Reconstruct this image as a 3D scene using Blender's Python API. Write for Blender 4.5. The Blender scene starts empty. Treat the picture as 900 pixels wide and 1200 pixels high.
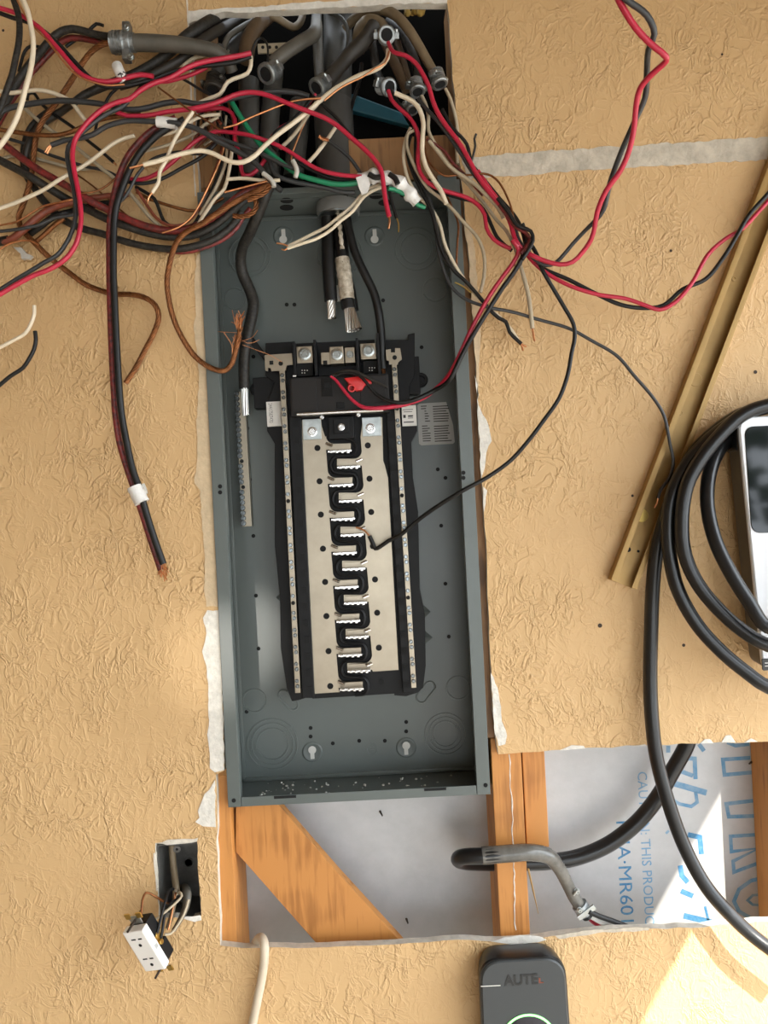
import bpy, bmesh, math, random
from mathutils import Vector, Matrix
from mathutils.geometry import tessellate_polygon

random.seed(7)
scene = bpy.context.scene
COL = scene.collection

# ------------------------------------------------------------------ camera
F = 901.0                 # focal length in pixels of the 900 x 1200 frame
D = 1.07                  # camera to wall surface, metres
CAMZ = 1.55
ROLL = math.radians(2.9)
CR, SR = math.cos(ROLL), math.sin(ROLL)
cam_d = bpy.data.cameras.new('camera')
cam_d.sensor_fit = 'VERTICAL'
cam_d.sensor_height = 24.0
cam_d.lens = 24.0 * F / 1200.0
cam_d.clip_start = 0.01
cam = bpy.data.objects.new('camera', cam_d)
COL.objects.link(cam)
cam.matrix_world = Matrix(((CR, SR, 0, 0), (0, 0, -1, -D), (-SR, CR, 0, CAMZ), (0, 0, 0, 1)))
scene.camera = cam

# ------------------------------------------------------------------ sky, sun, exposure
SUN_DIR = Vector((-0.54, 1.0, -0.874)).normalized()
world = bpy.data.worlds.new('sky')
scene.world = world
world.use_nodes = True
wn = world.node_tree
wn.nodes.clear()
w_out = wn.nodes.new('ShaderNodeOutputWorld')
w_bg = wn.nodes.new('ShaderNodeBackground')
w_bg.inputs['Color'].default_value = (0.86, 0.93, 1.0, 1)
w_bg.inputs['Strength'].default_value = 3.7
wn.links.new(w_bg.outputs[0], w_out.inputs[0])

sun_d = bpy.data.lights.new('sun', 'SUN')
sun_d.energy = 6.0
sun_d.angle = math.radians(0.3)
sun_d.color = (1.0, 0.93, 0.80)
sun = bpy.data.objects.new('sun', sun_d)
COL.objects.link(sun)
sun.rotation_euler = SUN_DIR.to_track_quat('-Z', 'Y').to_euler()
sun.location = (2.5, -4.0, 4.0)

# added spot lamp standing in for a bright glint on wall and panel
gl_d = bpy.data.lights.new('glint_stand_in', 'SPOT')
gl_d.energy = 30.0
gl_d.spot_size = math.radians(5.0)
gl_d.spot_blend = 1.0
gl_d.shadow_soft_size = 0.01
gl_d.color = (1.0, 0.97, 0.88)
gl = bpy.data.objects.new('glint_stand_in', gl_d)
COL.objects.link(gl)
gl.location = (-0.63, -2.2, 1.11)
gl.rotation_euler = (Vector((-0.245, 0.03, CAMZ - 0.19)) - gl.location).to_track_quat('-Z', 'Y').to_euler()

vs = scene.view_settings
vs.view_transform = 'Standard'
vs.look = 'None'
vs.gamma = 1.0
vs.use_curve_mapping = False
vs.exposure = 1.08


# ------------------------------------------------------------------ helpers
def P(px, py, h=0.0):
    """A point read off the photograph that stands h metres proud of the wall."""
    dep = D - h
    u = (px - 450.0) / F * dep
    v = (600.0 - py) / F * dep
    return Vector((u * CR + v * SR, -h, CAMZ - u * SR + v * CR))


def S(npx, h=0.0):
    return npx / F * (D - h)


def tag(o, label=None, cat=None, group=None, kind=None):
    if label:
        o['label'] = label
    if cat:
        o['category'] = cat
    if group:
        o['group'] = group
    if kind:
        o['kind'] = kind
    return o


def link(name, me, parent=None, mat=None):
    if mat is not None and not me.materials:
        me.materials.append(mat)
    o = bpy.data.objects.new(name, me)
    COL.objects.link(o)
    if parent is not None:
        o.parent = parent
        o.matrix_parent_inverse = parent.matrix_world.inverted()
    return o


def empty(name, loc):
    o = bpy.data.objects.new(name, None)
    o.empty_display_size = 0.02
    COL.objects.link(o)
    o.location = loc
    o.matrix_world = Matrix.Translation(loc)
    return o


def mesh(name, verts, faces, smooth=False):
    me = bpy.data.meshes.new(name)
    me.from_pydata([tuple(v) for v in verts], [], faces)
    me.validate()
    bm = bmesh.new()
    bm.from_mesh(me)
    bmesh.ops.recalc_face_normals(bm, faces=bm.faces)
    bm.to_mesh(me)
    bm.free()
    if smooth:
        for p in me.polygons:
            p.use_smooth = True
    return me


class MB:
    """Collects verts and faces for one mesh."""
    def __init__(self):
        self.v, self.f = [], []

    def add(self, verts, faces):
        n = len(self.v)
        self.v += [Vector(a) for a in verts]
        self.f += [tuple(i + n for i in q) for q in faces]
        return self

    def box(self, x0, x1, y0, y1, z0, z1):
        return self.add([(x0, y0, z0), (x1, y0, z0), (x1, y1, z0), (x0, y1, z0),
                         (x0, y0, z1), (x1, y0, z1), (x1, y1, z1), (x0, y1, z1)],
                        [(0, 3, 2, 1), (4, 5, 6, 7), (0, 1, 5, 4), (1, 2, 6, 5), (2, 3, 7, 6), (3, 0, 4, 7)])

    def obox(self, c, ax, ay, az):
        """Box about c with half-extent vectors."""
        c, ax, ay, az = Vector(c), Vector(ax), Vector(ay), Vector(az)
        vs_ = [c + sx * ax + sy * ay + sz * az for sz in (-1, 1) for sx, sy in ((-1, -1), (1, -1), (1, 1), (-1, 1))]
        return self.add(vs_, [(0, 3, 2, 1), (4, 5, 6, 7), (0, 1, 5, 4), (1, 2, 6, 5), (2, 3, 7, 6), (3, 0, 4, 7)])

    def pbox(self, cx, cy, w, h_, hf, hb):
        """Wall-aligned box: centre and size as seen at its front face hf, back at hb."""
        c = P(cx, cy, hf)
        a, b = S(w, hf) / 2, S(h_, hf) / 2
        return self.box(c.x - a, c.x + a, -hf, -hb, c.z - b, c.z + b)

    def tube(self, pts, r, sides=8, caps=True):
        v, f = tube_geo(pts, r, sides, caps)
        return self.add(v, f)

    def lathe(self, prof, n, M):
        """prof: (radius, height) pairs turned about local z, placed by M."""
        base = len(self.v)
        for r, z in prof:
            for k in range(n):
                a = 2 * math.pi * k / n
                self.v.append(M @ Vector((r * math.cos(a), r * math.sin(a), z)))
        for i in range(len(prof) - 1):
            for k in range(n):
                a, b = base + i * n + k, base + i * n + (k + 1) % n
                self.f.append((a, b, b + n, a + n))
        if prof[0][0] > 1e-6:
            self.f.append(tuple(base + k for k in reversed(range(n))))
        if prof[-1][0] > 1e-6:
            self.f.append(tuple(base + (len(prof) - 1) * n + k for k in range(n)))
        return self

    def prism(self, loop, y0, y1):
        """Outline loop of (x, z) between two depths."""
        n = len(loop)
        fr = [Vector((x, y0, z)) for x, z in loop]
        bk = [Vector((x, y1, z)) for x, z in loop]
        tris = tessellate_polygon([[Vector((x, z, 0)) for x, z in loop]])
        fs = [tuple(t) for t in tris] + [tuple(n + i for i in reversed(t)) for t in tris]
        fs += [(i, (i + 1) % n, n + (i + 1) % n, n + i) for i in range(n)]
        return self.add(fr + bk, fs)

    def build(self, name, mat, parent=None, smooth=False, bevel=0.0, angle=40):
        me = mesh(name, self.v, self.f)
        if bevel > 0:
            bm = bmesh.new()
            bm.from_mesh(me)
            es = [e for e in bm.edges if len(e.link_faces) == 2 and e.calc_face_angle(0) > math.radians(50)]
            bmesh.ops.bevel(bm, geom=es, offset=bevel, segments=2, profile=0.6, affect='EDGES', clamp_overlap=True)
            bm.to_mesh(me)
            bm.free()
        if smooth:
            for p in me.polygons:
                p.use_smooth = True
            me.set_sharp_from_angle(angle=math.radians(angle))
        return link(name, me, parent, mat)


def spline(pts, rad, step):
    """Catmull-Rom through points; rad one number or one per point; returns points and radii."""
    pts = [Vector(p) for p in pts]
    if not hasattr(rad, '__len__'):
        rad = [rad] * len(pts)
    if len(pts) == 2:
        pts = [pts[0], (pts[0] + pts[1]) / 2, pts[1]]
        rad = [rad[0], (rad[0] + rad[1]) / 2, rad[1]]
    q = [2 * pts[0] - pts[1]] + pts + [2 * pts[-1] - pts[-2]]
    out, ro = [], []
    for i in range(1, len(q) - 2):
        p0, p1, p2, p3 = q[i - 1:i + 3]
        d = (p2 - p1).length
        n = max(2, int(d / step))
        # centripetal knots
        t0 = 0.0
        t1 = t0 + max((p1 - p0).length, 1e-5) ** 0.5
        t2 = t1 + max((p2 - p1).length, 1e-5) ** 0.5
        t3 = t2 + max((p3 - p2).length, 1e-5) ** 0.5
        for k in range(n):
            t = t1 + (t2 - t1) * k / n
            a1 = (t1 - t) / (t1 - t0) * p0 + (t - t0) / (t1 - t0) * p1
            a2 = (t2 - t) / (t2 - t1) * p1 + (t - t1) / (t2 - t1) * p2
            a3 = (t3 - t) / (t3 - t2) * p2 + (t - t2) / (t3 - t2) * p3
            b1 = (t2 - t) / (t2 - t0) * a1 + (t - t0) / (t2 - t0) * a2
            b2 = (t3 - t) / (t3 - t1) * a2 + (t - t1) / (t3 - t1) * a3
            out.append((t2 - t) / (t2 - t1) * b1 + (t - t1) / (t2 - t1) * b2)
            ro.append(rad[i - 1] + (rad[i] - rad[i - 1]) * k / n)
    out.append(pts[-1])
    ro.append(rad[-1])
    return out, ro


def frames(pts):
    T = []
    for i in range(len(pts)):
        a = pts[max(0, i - 1)]
        b = pts[min(len(pts) - 1, i + 1)]
        t = b - a
        T.append(t.normalized() if t.length > 1e-9 else Vector((1, 0, 0)))
    n = T[0].orthogonal().normalized()
    out = []
    for t in T:
        n = n - n.dot(t) * t
        n = n.normalized() if n.length > 1e-6 else t.orthogonal().normalized()
        out.append((t, n, t.cross(n)))
    return out


def tube_geo(pts, r, sides=8, caps=True):
    if not hasattr(r, '__len__'):
        r = [r] * len(pts)
    fr = frames(pts)
    v, f = [], []
    for p, (t, n, b), rr in zip(pts, fr, r):
        for k in range(sides):
            a = 2 * math.pi * k / sides
            v.append(p + rr * (math.cos(a) * n + math.sin(a) * b))
    m = len(pts)
    for i in range(m - 1):
        for k in range(sides):
            a, c = i * sides + k, i * sides + (k + 1) % sides
            f.append((a, c, c + sides, a + sides))
    if caps:
        f.append(tuple(reversed(range(sides))))
        f.append(tuple((m - 1) * sides + k for k in range(sides)))
    return v, f


def heights(pts, h):
    """(x, y) or (x, y, h) picks to points; h is one number or (start, end)."""
    h0, h1 = h if hasattr(h, '__len__') else (h, h)
    n = max(1, len(pts) - 1)
    return [(p[0], p[1], p[2] if len(p) > 2 else h0 + (h1 - h0) * i / n) for i, p in enumerate(pts)]


def align(c, d, up=Vector((0, 0, 1))):
    """Matrix with local z along d at c."""
    d = Vector(d).normalized()
    x = up.cross(d)
    if x.length < 1e-4:
        x = Vector((1, 0, 0)).cross(d)
    x.normalize()
    y = d.cross(x)
    return Matrix(((x.x, y.x, d.x, c[0]), (x.y, y.y, d.y, c[1]), (x.z, y.z, d.z, c[2]), (0, 0, 0, 1)))


FACE = Matrix(((1, 0, 0, 0), (0, 0, -1, 0), (0, 1, 0, 0), (0, 0, 0, 1)))   # local z towards the viewer


def at_face(px, py, h):
    return Matrix.Translation(P(px, py, h)) @ FACE


# ------------------------------------------------------------------ materials
def mat(name, col, rough=0.5, metal=0.0, noise=0.0, nscale=30.0, bump=0.0, bscale=200.0, spec=0.5, emit=None, col2=None, coat=0.0):
    m = bpy.data.materials.new(name)
    m.use_nodes = True
    nt = m.node_tree
    bs = nt.nodes['Principled BSDF']
    bs.inputs['Base Color'].default_value = (*col, 1)
    bs.inputs['Roughness'].default_value = rough
    bs.inputs['Metallic'].default_value = metal
    bs.inputs['Specular IOR Level'].default_value = spec
    bs.inputs['Coat Weight'].default_value = coat
    if emit:
        bs.inputs['Emission Color'].default_value = (*emit[0], 1)
        bs.inputs['Emission Strength'].default_value = emit[1]
    if noise or bump:
        tc = nt.nodes.new('ShaderNodeTexCoord')
    if noise:
        n = nt.nodes.new('ShaderNodeTexNoise')
        n.inputs['Scale'].default_value = nscale
        n.inputs['Detail'].default_value = 6
        n.inputs['Roughness'].default_value = 0.65
        nt.links.new(tc.outputs['Object'], n.inputs['Vector'])
        r = nt.nodes.new('ShaderNodeValToRGB')
        c2 = col2 or tuple(c * (1 - noise) for c in col)
        r.color_ramp.elements[0].position = 0.35
        r.color_ramp.elements[1].position = 0.65
        r.color_ramp.elements[0].color = (*c2, 1)
        r.color_ramp.elements[1].color = (*col, 1)
        nt.links.new(n.outputs['Fac'], r.inputs['Fac'])
        nt.links.new(r.outputs['Color'], bs.inputs['Base Color'])
    if bump:
        n2 = nt.nodes.new('ShaderNodeTexNoise')
        n2.inputs['Scale'].default_value = bscale
        n2.inputs['Detail'].default_value = 4
        nt.links.new(tc.outputs['Object'], n2.inputs['Vector'])
        b = nt.nodes.new('ShaderNodeBump')
        b.inputs['Strength'].default_value = bump
        b.inputs['Distance'].default_value = 0.002
        nt.links.new(n2.outputs['Fac'], b.inputs['Height'])
        nt.links.new(b.outputs['Normal'], bs.inputs['Normal'])
    return m


def wall_material():
    """Tan paint over a hand-trowelled crinkle texture: curling raised ridges."""
    m = bpy.data.materials.new('tan_textured_paint')
    m.use_nodes = True
    nt = m.node_tree
    N = nt.nodes.new
    L = nt.links.new
    bs = nt.nodes['Principled BSDF']
    bs.inputs['Roughness'].default_value = 0.5
    bs.inputs['Specular IOR Level'].default_value = 0.3
    tc = N('ShaderNodeTexCoord')

    def noise(scale, detail, dist, rough=0.5, stretch=None, rot=0.0):
        n = N('ShaderNodeTexNoise')
        n.inputs['Scale'].default_value = scale
        n.inputs['Detail'].default_value = detail
        n.inputs['Distortion'].default_value = dist
        n.inputs['Roughness'].default_value = rough
        src = tc.outputs['Object']
        if stretch:
            mp = N('ShaderNodeMapping')
            mp.inputs['Scale'].default_value = stretch
            mp.inputs['Rotation'].default_value = (0, rot, 0)
            L(src, mp.inputs['Vector'])
            src = mp.outputs['Vector']
        L(src, n.inputs['Vector'])
        return n.outputs['Fac']

    def math_(op, a, b=None, c=None):
        n = N('ShaderNodeMath')
        n.operation = op
        for i, x in enumerate((a, b, c)):
            if x is None:
                continue
            if isinstance(x, (int, float)):
                n.inputs[i].default_value = x
            else:
                L(x, n.inputs[i])
        return n.outputs[0]

    def ridge(fac, level, width):
        d = math_('ABSOLUTE', math_('SUBTRACT', fac, level))
        s = N('ShaderNodeMapRange')
        s.interpolation_type = 'SMOOTHSTEP'
        s.inputs['From Min'].default_value = 0.0
        s.inputs['From Max'].default_value = width
        s.inputs['To Min'].default_value = 1.0
        s.inputs['To Max'].default_value = 0.0
        L(d, s.inputs['Value'])
        return s.outputs[0]

    a = noise(30, 3.0, 1.0, 0.55)
    b = noise(58, 3.0, 0.7, 0.6, (1.0, 1.0, 0.6), 0.6)
    c = noise(9, 2.0, 0.0)
    mask = N('ShaderNodeMapRange')
    mask.inputs['From Min'].default_value = 0.40
    mask.inputs['From Max'].default_value = 0.62
    mask.inputs['To Min'].default_value = 0.25
    L(c, mask.inputs['Value'])
    # trowelled plateaus with crisp edges plus thin ridges
    pl = N('ShaderNodeMapRange')
    pl.interpolation_type = 'SMOOTHSTEP'
    pl.inputs['From Min'].default_value = 0.44
    pl.inputs['From Max'].default_value = 0.56
    L(b, pl.inputs['Value'])
    r1 = ridge(a, 0.5, 0.06)
    r2 = ridge(b, 0.57, 0.06)
    hgt = math_('ADD', math_('MULTIPLY', r1, 0.55), math_('MULTIPLY', pl.outputs[0], 0.4))
    hgt = math_('ADD', hgt, math_('MULTIPLY', r2, 0.45))
    hgt = math_('MULTIPLY', hgt, mask.outputs[0])
    fine = noise(260, 3, 0.0)
    hgt = math_('ADD', hgt, math_('MULTIPLY', fine, 0.10))
    bp = N('ShaderNodeBump')
    bp.inputs['Strength'].default_value = 1.0
    bp.inputs['Distance'].default_value = 0.0014
    L(hgt, bp.inputs['Height'])
    L(bp.outputs['Normal'], bs.inputs['Normal'])
    big = noise(3.0, 4, 0.3)
    ramp = N('ShaderNodeValToRGB')
    ramp.color_ramp.elements[0].position = 0.3
    ramp.color_ramp.elements[1].position = 0.7
    ramp.color_ramp.elements[0].color = (0.56, 0.362, 0.172, 1)
    ramp.color_ramp.elements[1].color = (0.63, 0.41, 0.198, 1)
    L(big, ramp.inputs['Fac'])
    L(ramp.outputs['Color'], bs.inputs['Base Color'])
    return m


def wood_material(name, c1, c2, rough=0.55):
    m = bpy.data.materials.new(name)
    m.use_nodes = True
    nt = m.node_tree
    bs = nt.nodes['Principled BSDF']
    bs.inputs['Roughness'].default_value = rough
    tc = nt.nodes.new('ShaderNodeTexCoord')
    mp = nt.nodes.new('ShaderNodeMapping')
    mp.inputs['Scale'].default_value = (1.0, 1.0, 0.07)
    nt.links.new(tc.outputs['Object'], mp.inputs['Vector'])
    n = nt.nodes.new('ShaderNodeTexNoise')
    n.inputs['Scale'].default_value = 130
    n.inputs['Detail'].default_value = 5
    n.inputs['Distortion'].default_value = 0.6
    nt.links.new(mp.outputs['Vector'], n.inputs['Vector'])
    n2 = nt.nodes.new('ShaderNodeTexNoise')
    n2.inputs['Scale'].default_value = 14
    nt.links.new(tc.outputs['Object'], n2.inputs['Vector'])
    mx = nt.nodes.new('ShaderNodeMath')
    mx.operation = 'ADD'
    nt.links.new(n.outputs['Fac'], mx.inputs[0])
    nt.links.new(n2.outputs['Fac'], mx.inputs[1])
    r = nt.nodes.new('ShaderNodeValToRGB')
    r.color_ramp.elements[0].position = 0.75
    r.color_ramp.elements[1].position = 1.2
    r.color_ramp.elements[0].color = (*c1, 1)
    r.color_ramp.elements[1].color = (*c2, 1)
    half = nt.nodes.new('ShaderNodeMath')
    half.operation = 'MULTIPLY'
    half.inputs[1].default_value = 1.0
    nt.links.new(mx.outputs[0], half.inputs[0])
    nt.links.new(half.outputs[0], r.inputs['Fac'])
    nt.links.new(r.outputs['Color'], bs.inputs['Base Color'])
    return m


M = {}
M['paint'] = wall_material()
M['gypsum'] = mat('gypsum_core', (0.72, 0.66, 0.56), 0.9, noise=0.25, nscale=60, bump=0.6, bscale=180)
M['compound'] = mat('joint_compound', (0.60, 0.53, 0.42), 0.9, noise=0.30, nscale=45, bump=0.9, bscale=110)
M['skim'] = mat('tan_skim_coat', (0.64, 0.49, 0.31), 0.85, noise=0.2, nscale=50, bump=0.6, bscale=130)
M['torn'] = mat('torn_drywall_paper', (0.78, 0.74, 0.66), 0.9, noise=0.22, nscale=70, bump=0.7, bscale=150)
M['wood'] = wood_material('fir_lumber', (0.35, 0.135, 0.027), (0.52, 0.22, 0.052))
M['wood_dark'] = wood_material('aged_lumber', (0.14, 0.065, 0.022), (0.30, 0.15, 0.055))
M['foil'] = mat('foil_faced_foam', (0.475, 0.475, 0.48), 0.42, metal=0.25, noise=0.10, nscale=25, bump=0.15, bscale=60)
M['blue_ink'] = mat('blue_print', (0.025, 0.14, 0.30), 0.6, noise=0.35, nscale=120, col2=(0.09, 0.24, 0.38))
M['blue_faint'] = mat('faint_blue_print', (0.09, 0.25, 0.43), 0.6, noise=0.4, nscale=60, col2=(0.22, 0.34, 0.46))
M['cavity_dark'] = mat('black_cavity_shade', (0.004, 0.0036, 0.003), 1.0, noise=0.3, spec=0.05)  # shade of the deep upper cavity put into the colour
M['concrete'] = mat('concrete', (0.36, 0.34, 0.315), 0.9, noise=0.2, nscale=8, bump=0.3)
M['soffit'] = mat('stained_boarding', (0.20, 0.15, 0.10), 0.8, noise=0.05)
M['panel'] = mat('grey_enamel', (0.106, 0.122, 0.114), 0.33, noise=0.08, nscale=6, bump=0.03, bscale=500)
M['blk'] = mat('black_plastic', (0.006, 0.006, 0.0065), 0.5, noise=0.2, nscale=40, spec=0.25)
M['blk2'] = mat('dark_breaker_plastic', (0.014, 0.012, 0.011), 0.5, spec=0.3)
M['hole'] = mat('hole_shadow', (0.004, 0.004, 0.004), 0.9)
M['alu'] = mat('tinned_aluminium', (0.40, 0.345, 0.265), 0.36, metal=1.0, noise=0.15, nscale=20)
M['steel'] = mat('bright_steel', (0.70, 0.69, 0.67), 0.25, metal=1.0)
M['screw'] = mat('worn_zinc_screw', (0.30, 0.32, 0.32), 0.22, metal=1.0, noise=0.5, nscale=200)
M['zinc'] = mat('zinc_plated_steel', (0.48, 0.51, 0.50), 0.3, metal=1.0, noise=0.25, nscale=90)
M['cast'] = mat('cast_zinc', (0.36, 0.38, 0.38), 0.42, metal=0.85, noise=0.4, nscale=120, bump=0.3, bscale=300)
M['label'] = mat('white_label', (0.72, 0.70, 0.66), 0.5)
M['label_grey'] = mat('grey_label', (0.42, 0.42, 0.40), 0.5, noise=0.1)
M['ink'] = mat('black_ink', (0.03, 0.03, 0.03), 0.6)
M['red'] = mat('red_insulation', (0.50, 0.018, 0.050), 0.33, noise=0.15, nscale=60)
M['red_old'] = mat('mottled_red_insulation', (0.24, 0.025, 0.022), 0.42, noise=0.6, nscale=150, col2=(0.05, 0.012, 0.010))
M['redbrown'] = mat('red_brown_insulation', (0.24, 0.055, 0.026), 0.42, noise=0.4, nscale=80)
M['black'] = mat('black_insulation', (0.010, 0.0095, 0.009), 0.42, noise=0.3, nscale=80, spec=0.35)
M['black_old'] = mat('dusty_black_insulation', (0.012, 0.011, 0.010), 0.5, noise=0.5, nscale=220, col2=(0.04, 0.035, 0.028), spec=0.3)
M['grey_wire'] = mat('dark_grey_insulation', (0.036, 0.037, 0.038), 0.4, noise=0.2, nscale=60)
M['white'] = mat('cream_insulation', (0.74, 0.63, 0.46), 0.4, noise=0.12, nscale=50)
M['beige'] = mat('beige_insulation', (0.46, 0.38, 0.26), 0.5, noise=0.2, nscale=60)
M['green'] = mat('green_insulation', (0.010, 0.20, 0.090), 0.35)
M['copper'] = mat('bare_copper', (0.78, 0.34, 0.15), 0.32, metal=1.0, noise=0.35, nscale=150)
M['copper_old'] = mat('brown_copper', (0.30, 0.115, 0.040), 0.42, metal=0.75, noise=0.5, nscale=120)
M['brass'] = mat('brass', (0.62, 0.42, 0.12), 0.3, metal=1.0)
M['al_wire'] = mat('aluminium_strands', (0.80, 0.77, 0.72), 0.28, metal=1.0)
M['pvc'] = mat('grey_conduit', (0.062, 0.058, 0.050), 0.5, noise=0.25, nscale=25)
M['bush'] = mat('grey_bushing', (0.20, 0.20, 0.19), 0.4)
M['sheath'] = mat('tan_cable_sheath', (0.20, 0.145, 0.082), 0.55, noise=0.3, nscale=30)
M['sheath_grey'] = mat('grey_cable_sheath', (0.105, 0.094, 0.074), 0.5, noise=0.3, nscale=35)
M['sheath_dark'] = mat('dark_cable_sheath', (0.034, 0.028, 0.021), 0.5, noise=0.35, nscale=35)
M['sheath_brown'] = mat('brown_cable_sheath', (0.105, 0.064, 0.032), 0.55, noise=0.3, nscale=35)
M['tape'] = mat('white_tape', (0.78, 0.76, 0.72), 0.5, noise=0.15, nscale=100, bump=0.3, bscale=150)
M['tape_dirty'] = mat('grubby_white_tape', (0.62, 0.55, 0.44), 0.6, noise=0.4, nscale=90, col2=(0.25, 0.20, 0.14), bump=0.4, bscale=160)
M['clear'] = mat('clear_tape', (0.55, 0.52, 0.46), 0.3, noise=0.2)
M['teal'] = mat('teal_plastic', (0.012, 0.10, 0.14), 0.5, noise=0.3, nscale=20)
M['insul'] = mat('yellow_spray_foam', (0.42, 0.27, 0.06), 0.9, noise=0.5, nscale=70, bump=0.8, bscale=90)
M['gold'] = mat('gold_zinc_channel', (0.40, 0.245, 0.080), 0.45, metal=0.35, noise=0.2, nscale=12)
M['rubber'] = mat('black_rubber_cable', (0.0075, 0.0075, 0.008), 0.30, noise=0.25, nscale=120, bump=0.06, bscale=400, spec=0.5)
M['charger_w'] = mat('white_charger_shell', (0.76, 0.77, 0.79), 0.42)
M['charger_b'] = mat('taupe_charger_housing', (0.10, 0.085, 0.065), 0.5)
M['glass'] = mat('black_glass', (0.003, 0.004, 0.005), 0.05, spec=0.32)
M['autel'] = mat('slate_charger_face', (0.042, 0.046, 0.047), 0.5, noise=0.06, nscale=10)
M['autel_b'] = mat('black_charger_rim', (0.010, 0.011, 0.012), 0.32)
M['led'] = mat('green_led_ring', (0.1, 0.6, 0.1), 0.4, emit=((0.25, 1.0, 0.22), 1.6))
M['lens'] = mat('black_lens', (0.012, 0.010, 0.016), 0.18)
M['scratch'] = mat('pale_scratch', (0.7, 0.68, 0.62), 0.7)
M['galv'] = mat('galvanised_box', (0.15, 0.145, 0.135), 0.45, metal=0.5, noise=0.4, nscale=40)
M['dev_white'] = mat('white_device_plastic', (0.80, 0.78, 0.74), 0.35)
M['armor'] = mat('glossy_grey_jacket', (0.055, 0.052, 0.047), 0.22, noise=0.4, nscale=14, col2=(0.16, 0.15, 0.13))
M['clip'] = mat('bright_red_clip', (0.62, 0.02, 0.02), 0.35)
M['dust'] = mat('plaster_dust', (0.55, 0.54, 0.50), 0.95)
M['cream_cable'] = mat('cream_cable_jacket', (0.60, 0.50, 0.37), 0.5, noise=0.1)
M['leafy'] = mat('leaf_green', (0.05, 0.09, 0.025), 0.6, noise=0.5, nscale=6)
M['bark'] = mat('bark', (0.10, 0.07, 0.045), 0.9, noise=0.4, nscale=10)
M['nail'] = mat('rusty_nail', (0.05, 0.035, 0.025), 0.6, metal=0.6)

# ------------------------------------------------------------------ the setting
def jag(loop, amp, step=14):
    """Break straight outline runs into small uneven steps (pixels)."""
    out = []
    n = len(loop)
    for i in range(n):
        a, b = loop[i], loop[(i + 1) % n]
        d = math.hypot(b[0] - a[0], b[1] - a[1])
        k = max(1, int(d / step))
        nx, ny = (-(b[1] - a[1]) / max(d, 1e-6), (b[0] - a[0]) / max(d, 1e-6))
        out.append(a)
        for j in range(1, k):
            t = j / k
            e = random.uniform(-amp, amp)
            out.append((a[0] + (b[0] - a[0]) * t + nx * e, a[1] + (b[1] - a[1]) * t + ny * e))
    return out


def xz(loop, h=0.0):
    return [(P(x, y, h).x, P(x, y, h).z) for x, y in loop]


HOLE = [(221, 28), (232, 24), (245, 19), (262, 14), (290, 15), (320, 12), (350, 11), (380, 9), (420, 8), (460, 5), (495, 4), (524, 4),
        (527, 40), (530, 90), (534, 130), (537, 180), (541, 215), (547, 270), (551, 310), (555, 370), (558, 430), (560, 480), (564, 540),
        (567, 600), (571, 680), (574, 760), (577, 820), (581, 866), (584, 884), (647, 879), (700, 876), (767, 873), (830, 871), (900, 869),
        (985, 865), (996, 1070), (900, 1080), (844, 1083), (824, 1087), (767, 1088), (700, 1091), (675, 1094), (631, 1100), (587, 1103),
        (520, 1102), (480, 1105), (383, 1110), (316, 1110), (285, 1111), (258, 1108), (255, 1019), (253, 908), (263, 903), (262, 860),
        (260.5, 800), (257.2, 722), (254, 640), (249, 500), (244, 400), (238, 300), (236, 285), (234, 240), (232, 200), (229, 150), (227, 110), (225, 60)]
BOXHOLE = [(182, 988), (200, 987), (218, 986), (231, 985), (232, 1010), (234, 1040), (236, 1073), (222, 1076), (205, 1075), (186, 1075), (184, 1040), (183, 1010)]

WALL_T = 0.013
hole = xz(jag(HOLE, 1.2))
boxhole = xz(jag(BOXHOLE, 0.8, 6))
XL, XR, ZB, ZT = -1.15, 2.3, 0.0, 2.34
outer = [(XL, ZB), (XR, ZB), (XR, ZT), (XL, ZT)]


def plate_with_holes(name, outer, holes, y0, y1, mat_front, mat_edge):
    loops = [outer] + holes
    flat = [p for lp in loops for p in lp]
    tris = tessellate_polygon([[Vector((x, z, 0)) for x, z in lp] for lp in loops])
    n = len(flat)
    v = [(x, y0, z) for x, z in flat] + [(x, y1, z) for x, z in flat]
    f, mi = [], []
    for t in tris:
        a, b, c = (Vector((*flat[i], 0)) for i in t)
        t = tuple(t) if (b - a).cross(c - a).z > 0 else tuple(reversed(t))
        f.append(t)
        mi.append(0)
        f.append(tuple(n + i for i in reversed(t)))
        mi.append(1)
    o = 0
    for lp in loops:
        m = len(lp)
        for i in range(m):
            a, b = o + i, o + (i + 1) % m
            f.append((a, b, n + b, n + a))
            mi.append(1)
        o += m
    me = bpy.data.meshes.new(name)
    me.from_pydata(v, [], f)
    me.materials.append(mat_front)
    me.materials.append(mat_edge)
    for p, k in zip(me.polygons, mi):
        p.material_index = k
    bm = bmesh.new()
    bm.from_mesh(me)
    bmesh.ops.recalc_face_normals(bm, faces=bm.faces)
    bm.to_mesh(me)
    bm.free()
    return link(name, me)


wall = plate_with_holes('wall_back', outer, [hole, boxhole], 0.0, WALL_T, M['paint'], M['gypsum'])
tag(wall, 'tan textured drywall cut open around the electrical panel', 'wall', kind='structure')


def patch(name, loop, m, thick=0.0009, amp=0.9, y=0.0, parent=wall):
    return MB().prism(xz(jag(loop, amp, 6)), y - thick, y + 0.0004).build(name, m, parent)


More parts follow.
